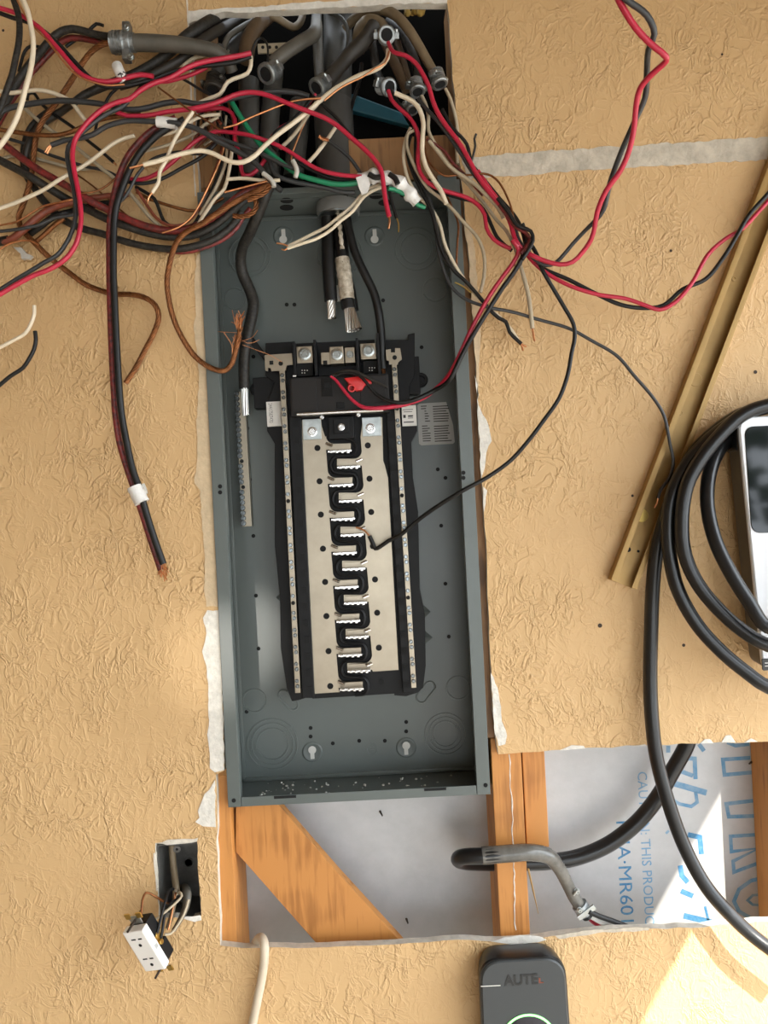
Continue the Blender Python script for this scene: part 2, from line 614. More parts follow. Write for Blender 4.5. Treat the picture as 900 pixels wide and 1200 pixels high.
patch('joint_compound_strip', [(541, 185), (600, 180), (640, 177), (720, 172), (800, 167), (910, 160), (910, 186), (800, 193), (720, 198), (640, 203), (590, 207), (546, 209)], M['compound'], amp=1.4)
patch('torn_paper', [(221, 13), (260, 10), (300, 9), (330, 6), (360, 3), (400, 1), (450, -1), (500, -3), (524, -2), (524, 4), (495, 4), (460, 5), (420, 8), (380, 9), (350, 11), (320, 12), (290, 15), (262, 14), (245, 19), (232, 24), (221, 28)], M['torn'])
patch('torn_paper', [(236, 293), (231, 300), (228, 330), (230, 370), (227, 385), (231, 410), (233, 450), (231, 480), (231, 540), (228, 566), (235, 575), (237, 620), (240, 650), (239, 690), (242, 711), (255.5, 711), (253, 640), (248, 500), (243, 400), (237, 300)], M['skim'])
patch('torn_paper', [(243, 715), (241, 719), (238, 724), (242, 742), (237, 763), (242, 780), (244, 813), (245, 850), (243, 860), (246, 883), (246, 900), (252, 905), (263, 902), (262, 860), (260.5, 800), (257.6, 724), (256.5, 715)], M['torn'])
patch('torn_paper', [(252, 914), (248, 921), (240, 930), (236, 940), (232, 950), (234, 958), (229, 963), (238, 968), (253, 969)], M['torn'])
patch('torn_paper', [(556, 440), (560, 450), (561, 475), (572, 497), (576, 517), (570, 530), (568, 548), (564, 560), (562, 520), (559, 470)], M['torn'])
patch('torn_paper', [(566, 570), (571, 575), (569, 590), (567, 600), (566, 590)], M['torn'])
patch('torn_paper', [(575, 788), (583, 806), (587, 828), (588, 845), (594, 862), (592, 872), (584, 874), (580, 860), (577, 820)], M['torn'])
patch('torn_paper', [(544, 262), (552, 268), (557, 300), (560, 340), (563, 380), (562, 420), (560, 470), (557, 420), (553, 360), (549, 300)], M['skim'])
for lp in ([(820, 871), (826, 866), (832, 866), (836, 871)], [(845, 870), (850, 862), (856, 861), (862, 870)], [(872, 870), (880, 865), (888, 869)], [(656, 879), (670, 873), (684, 874), (686, 877)], [(740, 874), (756, 872), (757, 874)]):
    patch('torn_paper', lp, M['torn'], amp=0.4)
patch('torn_paper', [(575, 1103), (590, 1098), (615, 1096), (632, 1097), (640, 1101), (630, 1104), (612, 1106), (590, 1105)], M['torn'])
patch('torn_paper', [(650, 1096), (690, 1090), (730, 1087), (760, 1086), (760, 1090), (700, 1093), (655, 1100)], M['compound'])
# the old drywall seam that runs down beside the opening
patch('drywall_seam', [(217.5, -20), (219, -20), (224, 80), (226, 150), (230, 230), (228.5, 230), (224.5, 150), (222, 80)], M['gypsum'], 0.0007, 0.3)
for (x, y, r) in ((703, 733, 2.6), (801, 756, 2.0), (741, 581, 1.6), (885, 436, 2.2), (846, 64, 1.4), (4, 36, 1.6), (580, 190, 5.0), (786, 294, 1.6)):
    MB().lathe([(S(r), 0.0007), (S(r * 0.75), 0.0008), (S(r * 0.3), 0.0002)], 10, at_face(x, y, 0)).build('nail_hole', M['nail'], wall)

# floor and roof of the open carport
fl = MB().box(-8, 12, -14, 0.6, -0.08, 0.0).build('floor', M['concrete'])
tag(fl, 'grey concrete floor slab below the wall', 'floor', kind='structure')
edge = P(780, 1150)
ZH = 2.09                          # underside of the added beam along the open side
t_sun = (ZH - edge.z) / 0.874
xe = edge.x + 0.54 * t_sun
ce = MB().box(-5.0, xe, -8.5, 0.0, ZT, ZT + 0.14).build('ceiling', M['soffit'])
tag(ce, 'flat painted carport roof over the wall', 'ceiling', kind='structure')

hb = MB().box(xe - 0.09, xe, -8.5, -0.002, ZH, ZT - 0.0005).build('shade_beam_1', M['soffit'], bevel=0.003)  # unseen beam, added to dim the upper wall and panel
tag(hb, 'added unseen beam shading the upper wall and panel', 'beam', kind='structure')
sw = MB().box(XL - 0.12, XL, -8.5, 0.1, 0.0, ZT).build('shade_wall_left', M['soffit'])  # unseen wall, added to hold back light from this side
tag(sw, 'added unseen side wall cutting light on the wall', 'wall', kind='structure')

# studs and boards in the opened wall
SB = WALL_T + 0.0895       # back of the studs


def stud(name, label, x0, x1, z0, z1, y0, y1, m):
    o = MB().box(x0, x1, y0, y1, z0, z1).build(name, m, bevel=0.0012)
    return tag(o, label, 'stud', kind='structure')


def wx(px, py, h=0.0):
    return P(px, py, h).x


def wz(px, py, h=0.0):
    return P(px, py, h).z


PX0, PX1 = -0.2366, 0.1278            # panel box extents
PZ0, PZ1 = CAMZ - 0.3985, CAMZ + 0.4560
hs = -WALL_T
stud('wall_stud', 'orange fir stud beside the lower corner of the panel', wx(250, 1000, hs), wx(272.5, 1000, hs), wz(255, 1180), PZ0 - 0.001 + 0.04, WALL_T, SB, M['wood'])
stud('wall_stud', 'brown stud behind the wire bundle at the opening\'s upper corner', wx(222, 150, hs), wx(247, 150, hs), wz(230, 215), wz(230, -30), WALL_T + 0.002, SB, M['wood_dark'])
st_c = stud('wall_stud', 'fir stud with dried plaster drips below the panel corner', wx(581, 990, hs), wx(616, 990, hs), wz(600, 1200), wz(590, 868), WALL_T, SB, M['wood'])
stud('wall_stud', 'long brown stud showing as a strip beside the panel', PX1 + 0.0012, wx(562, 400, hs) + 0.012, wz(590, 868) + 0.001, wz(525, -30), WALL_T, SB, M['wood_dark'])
stud('stud_block', 'short fir block nailed beside the plaster-dripped stud', wx(616, 940, hs) + 0.0006, wx(641, 940, hs - 0.012), wz(625, 1003), wz(625, 850), WALL_T + 0.012, SB, M['wood'])
xs = wx(884, 970, -SB)
stud('wall_stud', 'fir stud at the far end of the lower opening', xs, xs + 0.04, wz(900, 1200), wz(900, 780), WALL_T, SB, M['wood'])
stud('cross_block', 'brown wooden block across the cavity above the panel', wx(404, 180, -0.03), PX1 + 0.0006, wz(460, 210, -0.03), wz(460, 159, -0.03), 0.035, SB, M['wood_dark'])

# plaster drips on the stud
for (a, b) in (((597, 884), (602, 1000)), ((602, 1002), (604, 1090))):
    pts = [P(a[0] + (b[0] - a[0]) * i / 12 + random.uniform(-1.0, 1.0), a[1] + (b[1] - a[1]) * i / 12, hs) for i in range(13)]
    MB().tube(spline(pts, [random.uniform(0.5, 1.4) * S(1) for _ in pts], 0.006)[0], [S(random.uniform(0.4, 1.0)) for _ in spline(pts, 1.0, 0.006)[0]], 5).build('plaster_drip', M['torn'], st_c)

# let-in diagonal brace
br = [(276, 925), (318, 925), (395, 1022), (470, 1104), (520, 1160), (426, 1162), (372, 1107), (276, 998)]
o = MB().prism([(x, min(z, PZ0 - 0.0006)) for x, z in xz(br, -0.03)], 0.030, 0.049).build('diagonal_brace', M['wood'], bevel=0.0008)
tag(o, 'wide fir board running diagonally under the panel', 'brace', kind='structure')

# foil-faced foam behind, board coloured black for cavity shade at the top
foam = MB().box(PX0 - 0.25, xs + 0.10, SB + 0.001, SB + 0.030, wz(500, 1300), PZ0 + 0.30).build('foam_board', M['foil'])
tag(foam, 'silver foil-faced foam board printed with blue lettering', 'insulation', kind='structure')
o = MB().box(PX0 - 0.3, PX1 + 0.3, SB + 0.001, SB + 0.02, PZ0 + 0.301, 2.6).build('sheathing', M['cavity_dark'])
tag(o, 'sheathing coloured black for the shade in the cavity above the panel', 'sheathing', kind='structure')


def text_mesh(s, size, m, name, parent, mtx, extrude=0.0003, spacing=1.0, shear=0.0, bold=0.0, xs=1.0):
    cu = bpy.data.curves.new(name, 'FONT')
    cu.body = s
    cu.size = size
    cu.extrude = extrude
    cu.space_character = spacing
    cu.shear = shear
    cu.offset = bold
    cu.resolution_u = 3
    tmp = bpy.data.objects.new(name, cu)
    COL.objects.link(tmp)
    dg = bpy.context.evaluated_depsgraph_get()
    me = bpy.data.meshes.new_from_object(tmp.evaluated_get(dg))
    bpy.data.objects.remove(tmp)
    me.transform(mtx @ Matrix.Diagonal((xs, 1, 1, 1)))
    me.materials.clear()
    return link(name, me, parent, m)


# lettering runs down the board: local x points down, letter tops point right
hF = -(SB + 0.001)
DOWN = Matrix(((0, 1, 0, 0), (0, 0, -1, 0), (-1, 0, 0, 0), (0, 0, 0, 1)))


def down_text(s, px, py, cap_px, len_px, m, name, bold=0.0):
    p = P(px, py, hF)
    size = S(cap_px, hF) / 0.69
    o = text_mesh(s, size, m, name, foam, Matrix.Identity(4), bold=bold)
    xsz = [v.co.x for v in o.data.vertices]
    k = S(len_px, hF) / (max(xsz) - min(xsz))
    o.data.transform(Matrix.Translation(p) @ DOWN @ Matrix.Diagonal((k, 1, 1, 1)))
    return o


down_text('FHA·MR601', 722, 961, 15, 118, M['blue_ink'], 'printed_lettering')
down_text('CAUTION: THIS PRODUCT IS', 747, 904, 11, 204, M['blue_faint'], 'printed_lettering')


def ribbon(pts, wpx, m, closed=False, hh=hF):
    """Printed stroke lying on the board."""
    q = [P(x, y, hh) for x, y in pts]
    w = S(wpx, hh) / 2
    lo, hi = [], []
    for i, p in enumerate(q):
        d0 = (q[i] - q[i - 1]).normalized() if i else None
        d1 = (q[i + 1] - q[i]).normalized() if i < len(q) - 1 else None
        d0, d1 = d0 or d1, d1 or d0
        n0, n1 = Vector((-d0.z, 0, d0.x)), Vector((-d1.z, 0, d1.x))
        n = (n0 + n1).normalized()
        n *= w / max(0.45, n.dot(n0))
        lo.append(p - n)
        hi.append(p + n)
    b = MB()
    k = len(q)
    fr = [v + Vector((0, -0.0003, 0)) for v in lo + hi]
    b.add(fr, [(i, i + 1, k + i + 1, k + i) for i in range(k - 1)])
    return b.build('printed_letter', m, foam)


big = M['blue_faint']
ribbon([(879, 888), (847, 890), (849, 908), (882, 905)], 4.5, big)
ribbon([(884, 938), (851, 942), (854, 957), (888, 956)], 4.5, big)
ribbon([(888, 978), (856, 980), (857, 998), (889, 994), (859, 1009), (860, 1022), (892, 1010)], 4.2, big)
ribbon([(896, 1028), (880, 1032), (866, 1042), (860, 1056), (866, 1068), (880, 1076), (896, 1079)], 4.5, big)
ribbon([(896, 1048), (882, 1049), (876, 1055), (882, 1060), (896, 1061)], 3, big)
ribbon([(852, 870), (862, 874), (878, 872)], 4, big)
ribbon([(797, 888), (814, 889), (815, 913)], 5, big)
ribbon([(793, 902), (812, 909)], 5, big)
ribbon([(786, 917), (828, 929)], 7, big)
ribbon([(815, 928), (817, 940), (810, 945), (796, 942), (786, 936)], 4, big)
ribbon([(783, 882), (783, 874)], 5, big)
ribbon([(819, 872), (825, 880)], 5, big)
ribbon([(806, 978), (820, 981), (822, 1001)], 6, M['blue_ink'])
ribbon([(797, 1014), (799, 1026), (806, 1034)], 6, M['blue_ink'])
ribbon([(798, 1044), (812, 1050)], 6, M['blue_ink'])
ribbon([(801, 1073), (822, 1078), (842, 1083)], 7, M['blue_ink'])
ribbon([(826, 1062), (830, 1078)], 3, M['blue_ink'])
ribbon([(781, 974), (783, 976)], 5, big)
# nail points through the foam
for (x, y, dx, dy) in ((445, 950, 3, 6), (476, 1076, 2, 6)):
    o = MB().tube([P(x, y, hF - 0.002), P(x + dx, y + dy, hF + 0.012)], [S(1.6), S(0.9)], 7).build('nail', M['nail'], foam)
for (x, y, dx, dy) in ((881, 893, -3, 2), (888, 1006, 8, 8)):
    MB().tube([P(x, y, hF + 0.003), P(x + dx, y + dy, hF + 0.010)], [S(1.6), S(1.0)], 7).build('nail', M['nail'], foam)

# ------------------------------------------------------------------ electrical panel
panel = empty('electrical_panel', Vector(((PX0 + PX1) / 2, 0.05, PZ0)))
tag(panel, 'open grey metal electrical panel with bare bus bars, set into the wall', 'electrical panel')
HB = -0.093                 # inner face of the back
HFR = 0.002                 # front of the flange


def enclosure():
    t = 0.0016
    yb, yf = -HB, -HFR
    b = MB()
    # outer shell: back plate with rounded inner corners and four sides
    x0, x1, z0, z1 = PX0, PX1, PZ0, PZ1
    b.box(x0, x1, yb, yb + t, z0, z1)
    b.box(x0, x0 + t, yf, yb, z0, z1)
    b.box(x1 - t, x1, yf, yb, z0, z1)
    b.box(x0 + t, x1 - t, yf, yb, z0, z0 + t)
    b.box(x0 + t, x1 - t, yf, yb, z1 - t, z1)
    return b


enclosure().build('enclosure', M['panel'], panel)
fw = S(15)
fwr = S(15.5)
MB().box(PX0, PX0 + fw, -HFR - 0.0016, -HFR, PZ0, PZ1).build('front_flange', M['panel'], panel, bevel=0.0006)
MB().box(PX1 - fwr, PX1, -HFR - 0.0016, -HFR, PZ0, PZ1).build('front_flange', M['panel'], panel, bevel=0.0006)
MB().box(PX0 + fw + 0.0008, PX1 - fwr - 0.0008, -HFR - 0.0010, -HFR + 0.0006, PZ0, PZ0 + S(11)).build('front_flange', M['panel'], panel, bevel=0.0005)
MB().box(PX0 + fw + 0.0008, PX1 - fwr - 0.0008, -HFR - 0.0010, -HFR + 0.0006, PZ1 - S(7), PZ1).build('front_flange', M['panel'], panel, bevel=0.0005)
# returns behind the side flanges and the stepped rim round the back plate
for x, s in ((PX0 + fw, -1), (PX1 - fwr, 1)):
    MB().box(min(x, x + s * 0.0015), max(x, x + s * 0.0015), -HFR, -HFR + 0.014, PZ0 + 0.002, PZ1 - 0.002).build('flange_return', M['panel'], panel)
rim = MB()
for q in ((0.0075, 0.0040), ):
    x0, x1, z0, z1 = PX0 + 0.002, PX1 - 0.002, PZ0 + 0.002, PZ1 - 0.002
    w_, d_ = 0.006, 0.003
    for (a, b_) in (((x0, z0), (x0, z1)), ((x1, z0), (x1, z1)), ((x0, z0), (x1, z0)), ((x0, z1), (x1, z1))):
        rim.box(min(a[0], b_[0]) - (0 if a[0] != b_[0] else (0 if a[0] == x0 else w_)), max(a[0], b_[0]) + (0 if a[0] != b_[0] else (w_ if a[0] == x0 else 0)),
                -HB - d_, -HB, min(a[1], b_[1]) - (0 if a[1] != b_[1] else (0 if a[1] == z0 else w_)), max(a[1], b_[1]) + (0 if a[1] != b_[1] else (w_ if a[1] == z0 else 0)))
rim.build('back_rim', M['panel'], panel, bevel=0.0018, smooth=True)


def ring_mesh(b, px, py, r_px, w_px, h, lift=0.0011, n=36, mtx=None):
    r, w = S(r_px, h), S(w_px, h)
    m = mtx if mtx is not None else at_face(px, py, h)
    return b.lathe([(r - w, -0.0006), (r - w * 0.6, lift), (r + w * 0.6, lift), (r + w, -0.0006)], n, m)


def knockout(px, py, radii, h=HB):
    b = MB()
    for r in radii:
        ring_mesh(b, px, py, r, 1.1, h)
    # connecting tabs
    for k in range(2):
        a = 0.6 + k * math.pi + random.uniform(-.4, .4)
        for r in radii:
            c = at_face(px, py, h) @ Vector((math.cos(a) * S(r, h), math.sin(a) * S(r, h), 0.0008))
            b.obox(c, Vector((S(1.8, h), 0, 0)), Vector((0, 0.0008, 0)), Vector((0, 0, S(1.2, h))))
    return b.build('knockout', M['panel'], panel, smooth=True)


knockout(292, 300, (24, 18.5))
knockout(398, 297, (26, 19))
knockout(488, 291, (25, 18))
knockout(275, 350, (12.5,))
knockout(510, 339, (13.5,))
knockout(298, 821, (13.5,))
knockout(319, 872, (29.5, 24.5, 18.5))
knockout(537, 806, (13.5,))
knockout(522, 860, (24, 19.5, 15))

KEY = []
for (x, y) in ((366, 881), (476, 876), (439, 277), (332, 277)):
    b = MB()
    b.lathe([(S(12, HB), 0.0), (S(11, HB), 0.0014), (S(10, HB), 0.0016), (S(7.5, HB), 0.0006), (S(7, HB), 0.0005)], 28, at_face(x, y, HB))
    d = b.build('keyhole_dimple', M['panel'], panel, smooth=True)
    up = -1 if y > 500 else 1
    b = MB()
    b.lathe([(S(4.6, HB), 0.0016), (S(4.6, HB), 0.0020)], 16, at_face(x, y - 2.5 * (1 if y > 500 else -1.6), HB))
    b.pbox(x, y + 4 * (1 if y > 500 else -1), 4.6, 9, HB + 0.0021, HB + 0.0005)
    b.build('keyhole', M['dust'], d)

hole_me = MB().lathe([(S(2.3, HB), 0.0), (S(2.3, HB), 0.0006)], 12, FACE)
hole_me = mesh('pilot_hole', hole_me.v, hole_me.f)
hole_me.materials.append(M['hole'])
for (x, y) in ((364, 853), (364, 863), (476, 846), (476, 857), (421, 868), (451, 868), (390, 871), (300, 698), (303, 760), (290, 502), (293, 562), (297, 628),
               (513, 550), (522, 560), (517, 616), (522, 684), (526, 746), (345, 357), (449, 352), (494, 407), (336, 357), (297, 418), (289, 834)):
    o = link('pilot_hole', hole_me, panel)
    o.matrix_parent_inverse = panel.matrix_world.inverted()
    o.location = P(x, y, HB)
for (x, y) in ((258, 570), (258, 577), (543, 554), (543, 560), (274, 938), (569, 920)):
    o = link('flange_hole', hole_me, panel)
    o.location = P(x, y, HFR + 0.0016)
for (x, y) in ((334, 934), (510, 925)):
    MB().pbox(x, y, 26, 3.2, HFR + 0.0013, HFR - 0.001).build('flange_slot', M['hole'], panel)
# ovals, triangular embosses, ground mark on the back plate
for (x, y, a) in ((338, 820, -0.7), (499, 811, 0.7)):
    b = MB()
    c = P(x, y, HB)
    ax = Vector((math.sin(a), 0, math.cos(a)))
    sd = Vector((ax.z, 0, -ax.x))
    r, l = S(6, HB), S(8, HB)
    loop = [c + ax * l + r * (math.cos(t) * sd + math.sin(t) * ax) for t in [math.pi * k / 8 for k in range(9)]]
    loop += [c - ax * l - r * (math.cos(t) * sd + math.sin(t) * ax) for t in [math.pi * k / 8 for k in range(9)]]
    loop.append(loop[0])
    b.tube(loop, S(1.2, HB), 6)
    b.obox(c, ax * l * 0.8, sd * r * 0.35, Vector((0, 0.0008, 0)))
    b.build('slot_emboss', M['panel'], panel, smooth=True)
for (x, y) in ((500, 717), (502, 747), (328, 700), (333, 757)):
    s = 1 if x > 450 else -1
    b = MB()
    b.add([P(x - 4 * s, y - 8, HB), P(x + 5 * s, y, HB), P(x - 4 * s, y + 8, HB), P(x - 4 * s, y, HB + 0.004)], [(0, 1, 3), (1, 2, 3), (0, 3, 2), (0, 2, 1)])
    b.build('lance_tab', M['panel'], panel)
b = MB()
ring_mesh(b, 436, 878, 6, 0.7, HB, 0.0006, 20)
b.pbox(436, 876, 6, 0.9, HB + 0.0006, HB)
b.pbox(436, 879, 4, 0.9, HB + 0.0006, HB)
b.pbox(436, 873, 0.9, 5, HB + 0.0006, HB)
b.build('ground_mark', M['panel'], panel)
# openings punched in the top end wall, and the conduit bushing
for (x, y, r) in ((336, 246, 8), (336, 234, 7.5), (441, 233, 8), (452, 241, 8.5), (478, 239, 9)):
    hh = -0.035 if y < 240 else -0.06
    c = P(x, y, hh)
    MB().lathe([(S(r, hh), 0), (S(r, hh), 0.0008)], 18, Matrix.Translation((c.x, c.y, PZ1 - 0.0024)) @ Matrix.Diagonal((1, 1.0, 1, 1))).build('end_wall_hole', M['hole'], panel)
MB().box(PX0 + 0.02, PX1 - 0.02, 0.028, 0.030, PZ1 - 0.0030, PZ1 - 0.0018).build('end_wall_seam', M['panel'], panel)
# mounting ear at the upper corner
MB().pbox(524, 217, 22, 24, 0.004, -0.001).build('mounting_ear', M['panel'], panel, bevel=0.0006)

# plaster crumbs lying on the bottom ledge
b = MB()
for k in range(70):
    x = random.choice((random.uniform(-0.20, -0.10), random.uniform(-0.13, 0.09)))
    r = random.uniform(0.0006, 0.0022)
    c = Vector((x, random.uniform(0.01, 0.08), PZ0 + 0.0016 + r * 0.6))
    b.lathe([(0.0, -r * .6), (r, -r * .3), (r * .9, r * .4), (0.0, r * .7)], 5, Matrix.Translation(c) @ Matrix.Rotation(random.random() * 3, 4, 'Z'))
o = b.build('plaster_crumbs', M['dust'])
tag(o, 'white plaster crumbs scattered along the panel\'s bottom ledge', 'plaster', kind='stuff')

# ---- interior assembly
HBUS = -0.050      # front of the bus plates
HN = -0.040        # front of the neutral bars
B = M['blk']
# black carrier: side rails either side with cut outlines
MB().prism(xz([(311, 402), (345, 400), (345, 418), (352, 500), (368, 815), (352, 820), (342, 822), (336, 806), (329, 760), (328, 700), (322, 640), (322, 520), (313, 505), (313, 470), (322, 448), (311, 440)], -0.060), 0.060, 0.088).build('side_carrier', B, panel, bevel=0.001)
MB().prism(xz([(448, 398), (478, 398), (478, 392), (486, 390), (486, 440), (480, 452), (480, 470), (488, 478), (489, 505), (482, 518), (484, 560), (490, 600), (492, 690), (498, 720), (499, 780), (496, 806), (489, 812), (476, 816), (462, 815), (455, 500)], -0.060), 0.060, 0.088).build('side_carrier', B, panel, bevel=0.001)
# inner rails with clip slots
for (xa, ya, xb, yb) in ((345, 487, 361, 818), (459, 480, 479, 812)):
    loop = [(xa - 6.5, ya), (xa + 7.5, ya), (xb + 7.5, yb), (xb - 6.5, yb)]
    MB().prism(xz(loop, -0.043), 0.043, 0.075).build('hook_rail', B, panel, bevel=0.0008)
    n = 17
    for k in range(n):
        t = (k + 0.5) / n
        x, y = xa + (xb - xa) * t, ya + (yb - ya) * t
        MB().pbox(x + (2 if xa < 400 else -2), y, 5.5, 8, -0.0415, -0.046).build('clip_slot', M['hole'], panel)
# base under the bus plates
MB().prism(xz([(352, 486), (460, 480), (478, 812), (366, 819)], -0.056), 0.056, 0.085).build('bus_base', B, panel, bevel=0.001)


def fillet(cx, cy, r, a0, a1, n=6):
    return [(cx + r * math.cos(a0 + (a1 - a0) * k / n), cy + r * math.sin(a0 + (a1 - a0) * k / n)) for k in range(n + 1)]


# stab rows down the middle, in pixels at the bus plane
LROW = [528 + 39.9 * k for k in range(8)]
RROW = [546.5 + 39.9 * k for k in range(7)]


def ex(x, y):
    """Follow the panel's vertical: x read at y=528 carried to another y."""
    return x + (y - 528) * 0.0505


left = [(354, 492), (376, 491), (377, 500), (381, 512)]
for y in LROW:
    x = ex(382, y)
    left += fillet(x + 9, y - 17, 9, math.pi, math.pi / 2, 5)
    left += [(ex(411, y), y - 8.5), (ex(411, y), y - 1), (x, y - 1)]
left += [(ex(384, 811), 811), (ex(353.5, 813), 813), (ex(353.5, 560), 560), (ex(352, 545), 545), (354, 540)]
MB().prism(xz(left, HBUS), -HBUS, -HBUS + 0.003).build('bus_plate', M['alu'], panel)
right = [(448, 489), (425, 490), (424, 500), (422.5, 512)]
for y in RROW:
    x = ex(423, y)
    right += fillet(x - 9, y - 18, 9, 0, math.pi / 2, 5)
    right += [(ex(394, y), y - 9), (ex(394, y), y - 1), (x, y - 1)]
right += [(ex(424, 787), 787), (ex(454, 785), 785), (ex(453, 560), 560), (ex(450, 545), 545), (449, 540)]
MB().prism(xz(right, HBUS), -HBUS, -HBUS + 0.003).build('bus_plate', M['alu'], panel)

# serpentine insulator rib between the plates
sp = [(402, 512)]
for k in range(8):
    yl = LROW[k]
    sp += [(ex(413, yl), yl - 12), (ex(417, yl), yl - 4), (ex(414, yl), yl + 5), (ex(402, yl), yl + 7)]
    if k < 7:
        yr = RROW[k]
        sp += [(ex(391, yr), yr - 10), (ex(387, yr), yr - 2), (ex(390, yr), yr + 6), (ex(402, yr), yr + 8.5)]
q, _ = spline([P(x, y, HBUS + 0.002) for x, y in sp], 1, 0.003)
MB().tube(q, S(2.2, HBUS), 6).build('serpentine_rib', B, panel, smooth=True)

# stab: a standing blade with a notched bright lip, and the bent spring pin at its root
def stab(x0, x1, y, side):
    b = MB()
    b.pbox((x0 + x1) / 2, y - 4.5, x1 - x0, 7.0, HBUS + 0.0035, HBUS)
    blade = b.build('stab', M['alu'], panel, bevel=0.0003)
    b = MB()
    w = x1 - x0
    b.pbox((x0 + x1) / 2, y + 0.6, w + 4, 2.6, HBUS + 0.016, HBUS)
    for k in range(4):
        b.pbox(x0 - 1 + (k + 0.5) * (w + 2) / 4, y + 1.6, w / 7.5, 2.6, HBUS + 0.0172, HBUS + 0.006)
    lip = b.build('stab_lip', M['steel'], blade, bevel=0.0005)
    xr = x0 - 4 if side < 0 else x1 + 4
    xe = x0 + 4 if side < 0 else x1 - 3
    MB().tube([P(xr, y - 8.5, HBUS + 0.004), P(xe, y - 5.5, HBUS + 0.007)], S(1.7), 7).build('spring_pin', M['steel'], blade, smooth=True)


for y in LROW:
    stab(ex(386, y), ex(410, y), y, -1)
for y in RROW:
    stab(ex(396, y), ex(419, y), y, 1)
bh = MB().lathe([(S(3.6, HBUS), 0.0), (S(3.6, HBUS), 0.0006)], 16, FACE)
bh = mesh('bus_hole', bh.v, bh.f)
bh.materials.append(M['hole'])
for (x, y) in ((372, 525), (374.5, 564), (376, 603), (378.5, 643), (381, 682), (382.5, 722), (385, 763), (387, 804),
               (431, 522), (433, 561), (435, 600), (437, 640), (439.5, 679), (442, 718), (444, 759), (447, 799)):
    o = link('bus_hole', bh, panel)
    o.location = P(x, y, HBUS if y != 799 else -0.056)


def bolt(px, py, h, r, parent, m=None, name='bolt', hexed=True):
    b = MB()
    mtx = at_face(px, py, h)
    rr = S(r, h)
    b.lathe([(rr * 1.25, 0), (rr * 1.25, 0.0012), (rr, 0.0014)], 18, mtx)
    b.lathe([(rr, 0.001), (rr, 0.0038), (rr * 0.85, 0.0046), (rr * 0.5, 0.0046), (rr * 0.42, 0.0030), (0.0, 0.0030)], 6 if hexed else 16, mtx)
    return b.build(name, m or M['steel'], parent, smooth=True, angle=30)


MB().pbox(365.5, 503, 21, 24, HBUS + 0.004, HBUS).build('bus_tab', M['zinc'], panel, bevel=0.0004)
MB().pbox(435.5, 500, 22, 22, HBUS + 0.004, HBUS).build('bus_tab', M['zinc'], panel, bevel=0.0004)
bolt(366, 506, HBUS + 0.004, 4.6, panel, name='bus_bolt')
bolt(434, 502, HBUS + 0.004, 4.6, panel, name='bus_bolt')
c = MB().pbox(400, 501, 30, 26, -0.040, -0.058).build('center_block', B, panel, bevel=0.001)
MB().pbox(400, 499, 18, 17, -0.035, -0.041).build('block_boss', B, c, bevel=0.0008)
bolt(400, 500.5, -0.035, 3.3, panel, name='center_bolt', hexed=False)

# steel cross rod and its two pins
q = [P(348, 485.7, -0.022), P(398, 483, -0.022), P(449, 480.5, -0.022)]
MB().tube(q, S(2.0), 10).build('cross_rod', M['steel'], panel, smooth=True)
for (x, y) in ((377, 489), (420, 486)):
    bolt(x, y, -0.026, 2.0, panel, name='rod_pin', hexed=False)

# main breaker housing
hs_ = MB()
hs_.pbox(398, 463, 116, 45, -0.028, -0.070)
house = hs_.build('main_breaker', M['blk2'], panel, bevel=0.0015)
MB().pbox(356.5, 462, 29, 38, -0.0265, -0.030).build('housing_pad', M['blk2'], house, bevel=0.0006)
MB().pbox(383, 454, 13, 21, -0.0262, -0.030).build('handle_window', M['hole'], house, bevel=0.0006)
MB().pbox(383, 452, 8, 7, -0.024, -0.030).build('handle', M['blk'], house, bevel=0.0008)
MB().pbox(437, 456, 30, 32, -0.0265, -0.030).build('housing_pad', M['blk2'], house, bevel=0.0006)
MB().pbox(399, 475, 9, 8, -0.0265, -0.030).build('test_button', M['blk'], house, bevel=0.0006)
MB().pbox(398, 441, 112, 1.6, -0.0262, -0.030).build('housing_seam', M['hole'], house)
MB().pbox(345, 440.5, 4, 1.2, -0.0255, -0.0275).build('housing_mark', M['label'], house)
# line lugs with collar screws, recesses below them
for (x, y) in ((357, 433), (436, 430)):
    MB().pbox(x, y, 20, 15, -0.040, -0.072).build('lug_throat', M['hole'], panel, bevel=0.0008)
    for k in range(5):
        MB().pbox(x - 3 + 3 * (k % 3), y + (1 if k < 3 else 4), 1.2, 1.2, -0.0395, -0.041).build('wire_marking', M['dust'], panel)
for (x, y, w_, hh, r) in ((357, 415.5, 19, 19.5, 7.5), (394.5, 416, 16.5, 20, 7), (410, 416, 12, 18, 4.2), (431.5, 411.5, 18.5, 18.5, 7.5)):
    l = MB().pbox(x, y, w_, hh, -0.038, -0.062).build('lug', M['alu'], panel, bevel=0.0008)
    b = MB()
    mt = at_face(x, y - 0.6, -0.038)
    rr = S(r, -0.038)
    b.lathe([(rr, 0), (rr, 0.0016), (rr * 0.85, 0.0022), (rr * 0.62, 0.0022), (rr * 0.55, 0.0008), (rr * 0.34, 0.0008), (rr * 0.3, 0.0016), (0.0, 0.0016)], 18, mt)
    b.build('lug_screw', M['zinc'], l, smooth=True, angle=30)
MB().pbox(381.5, 420, 10.5, 14, -0.040, -0.046).build('bond_strap', M['alu'], panel, bevel=0.0004)
MB().pbox(381, 425, 5, 5, -0.0395, -0.041).build('strap_notch', M['hole'], panel)
MB().pbox(394, 420, 92, 40, -0.064, -0.085).build('lug_base', B, panel, bevel=0.001)
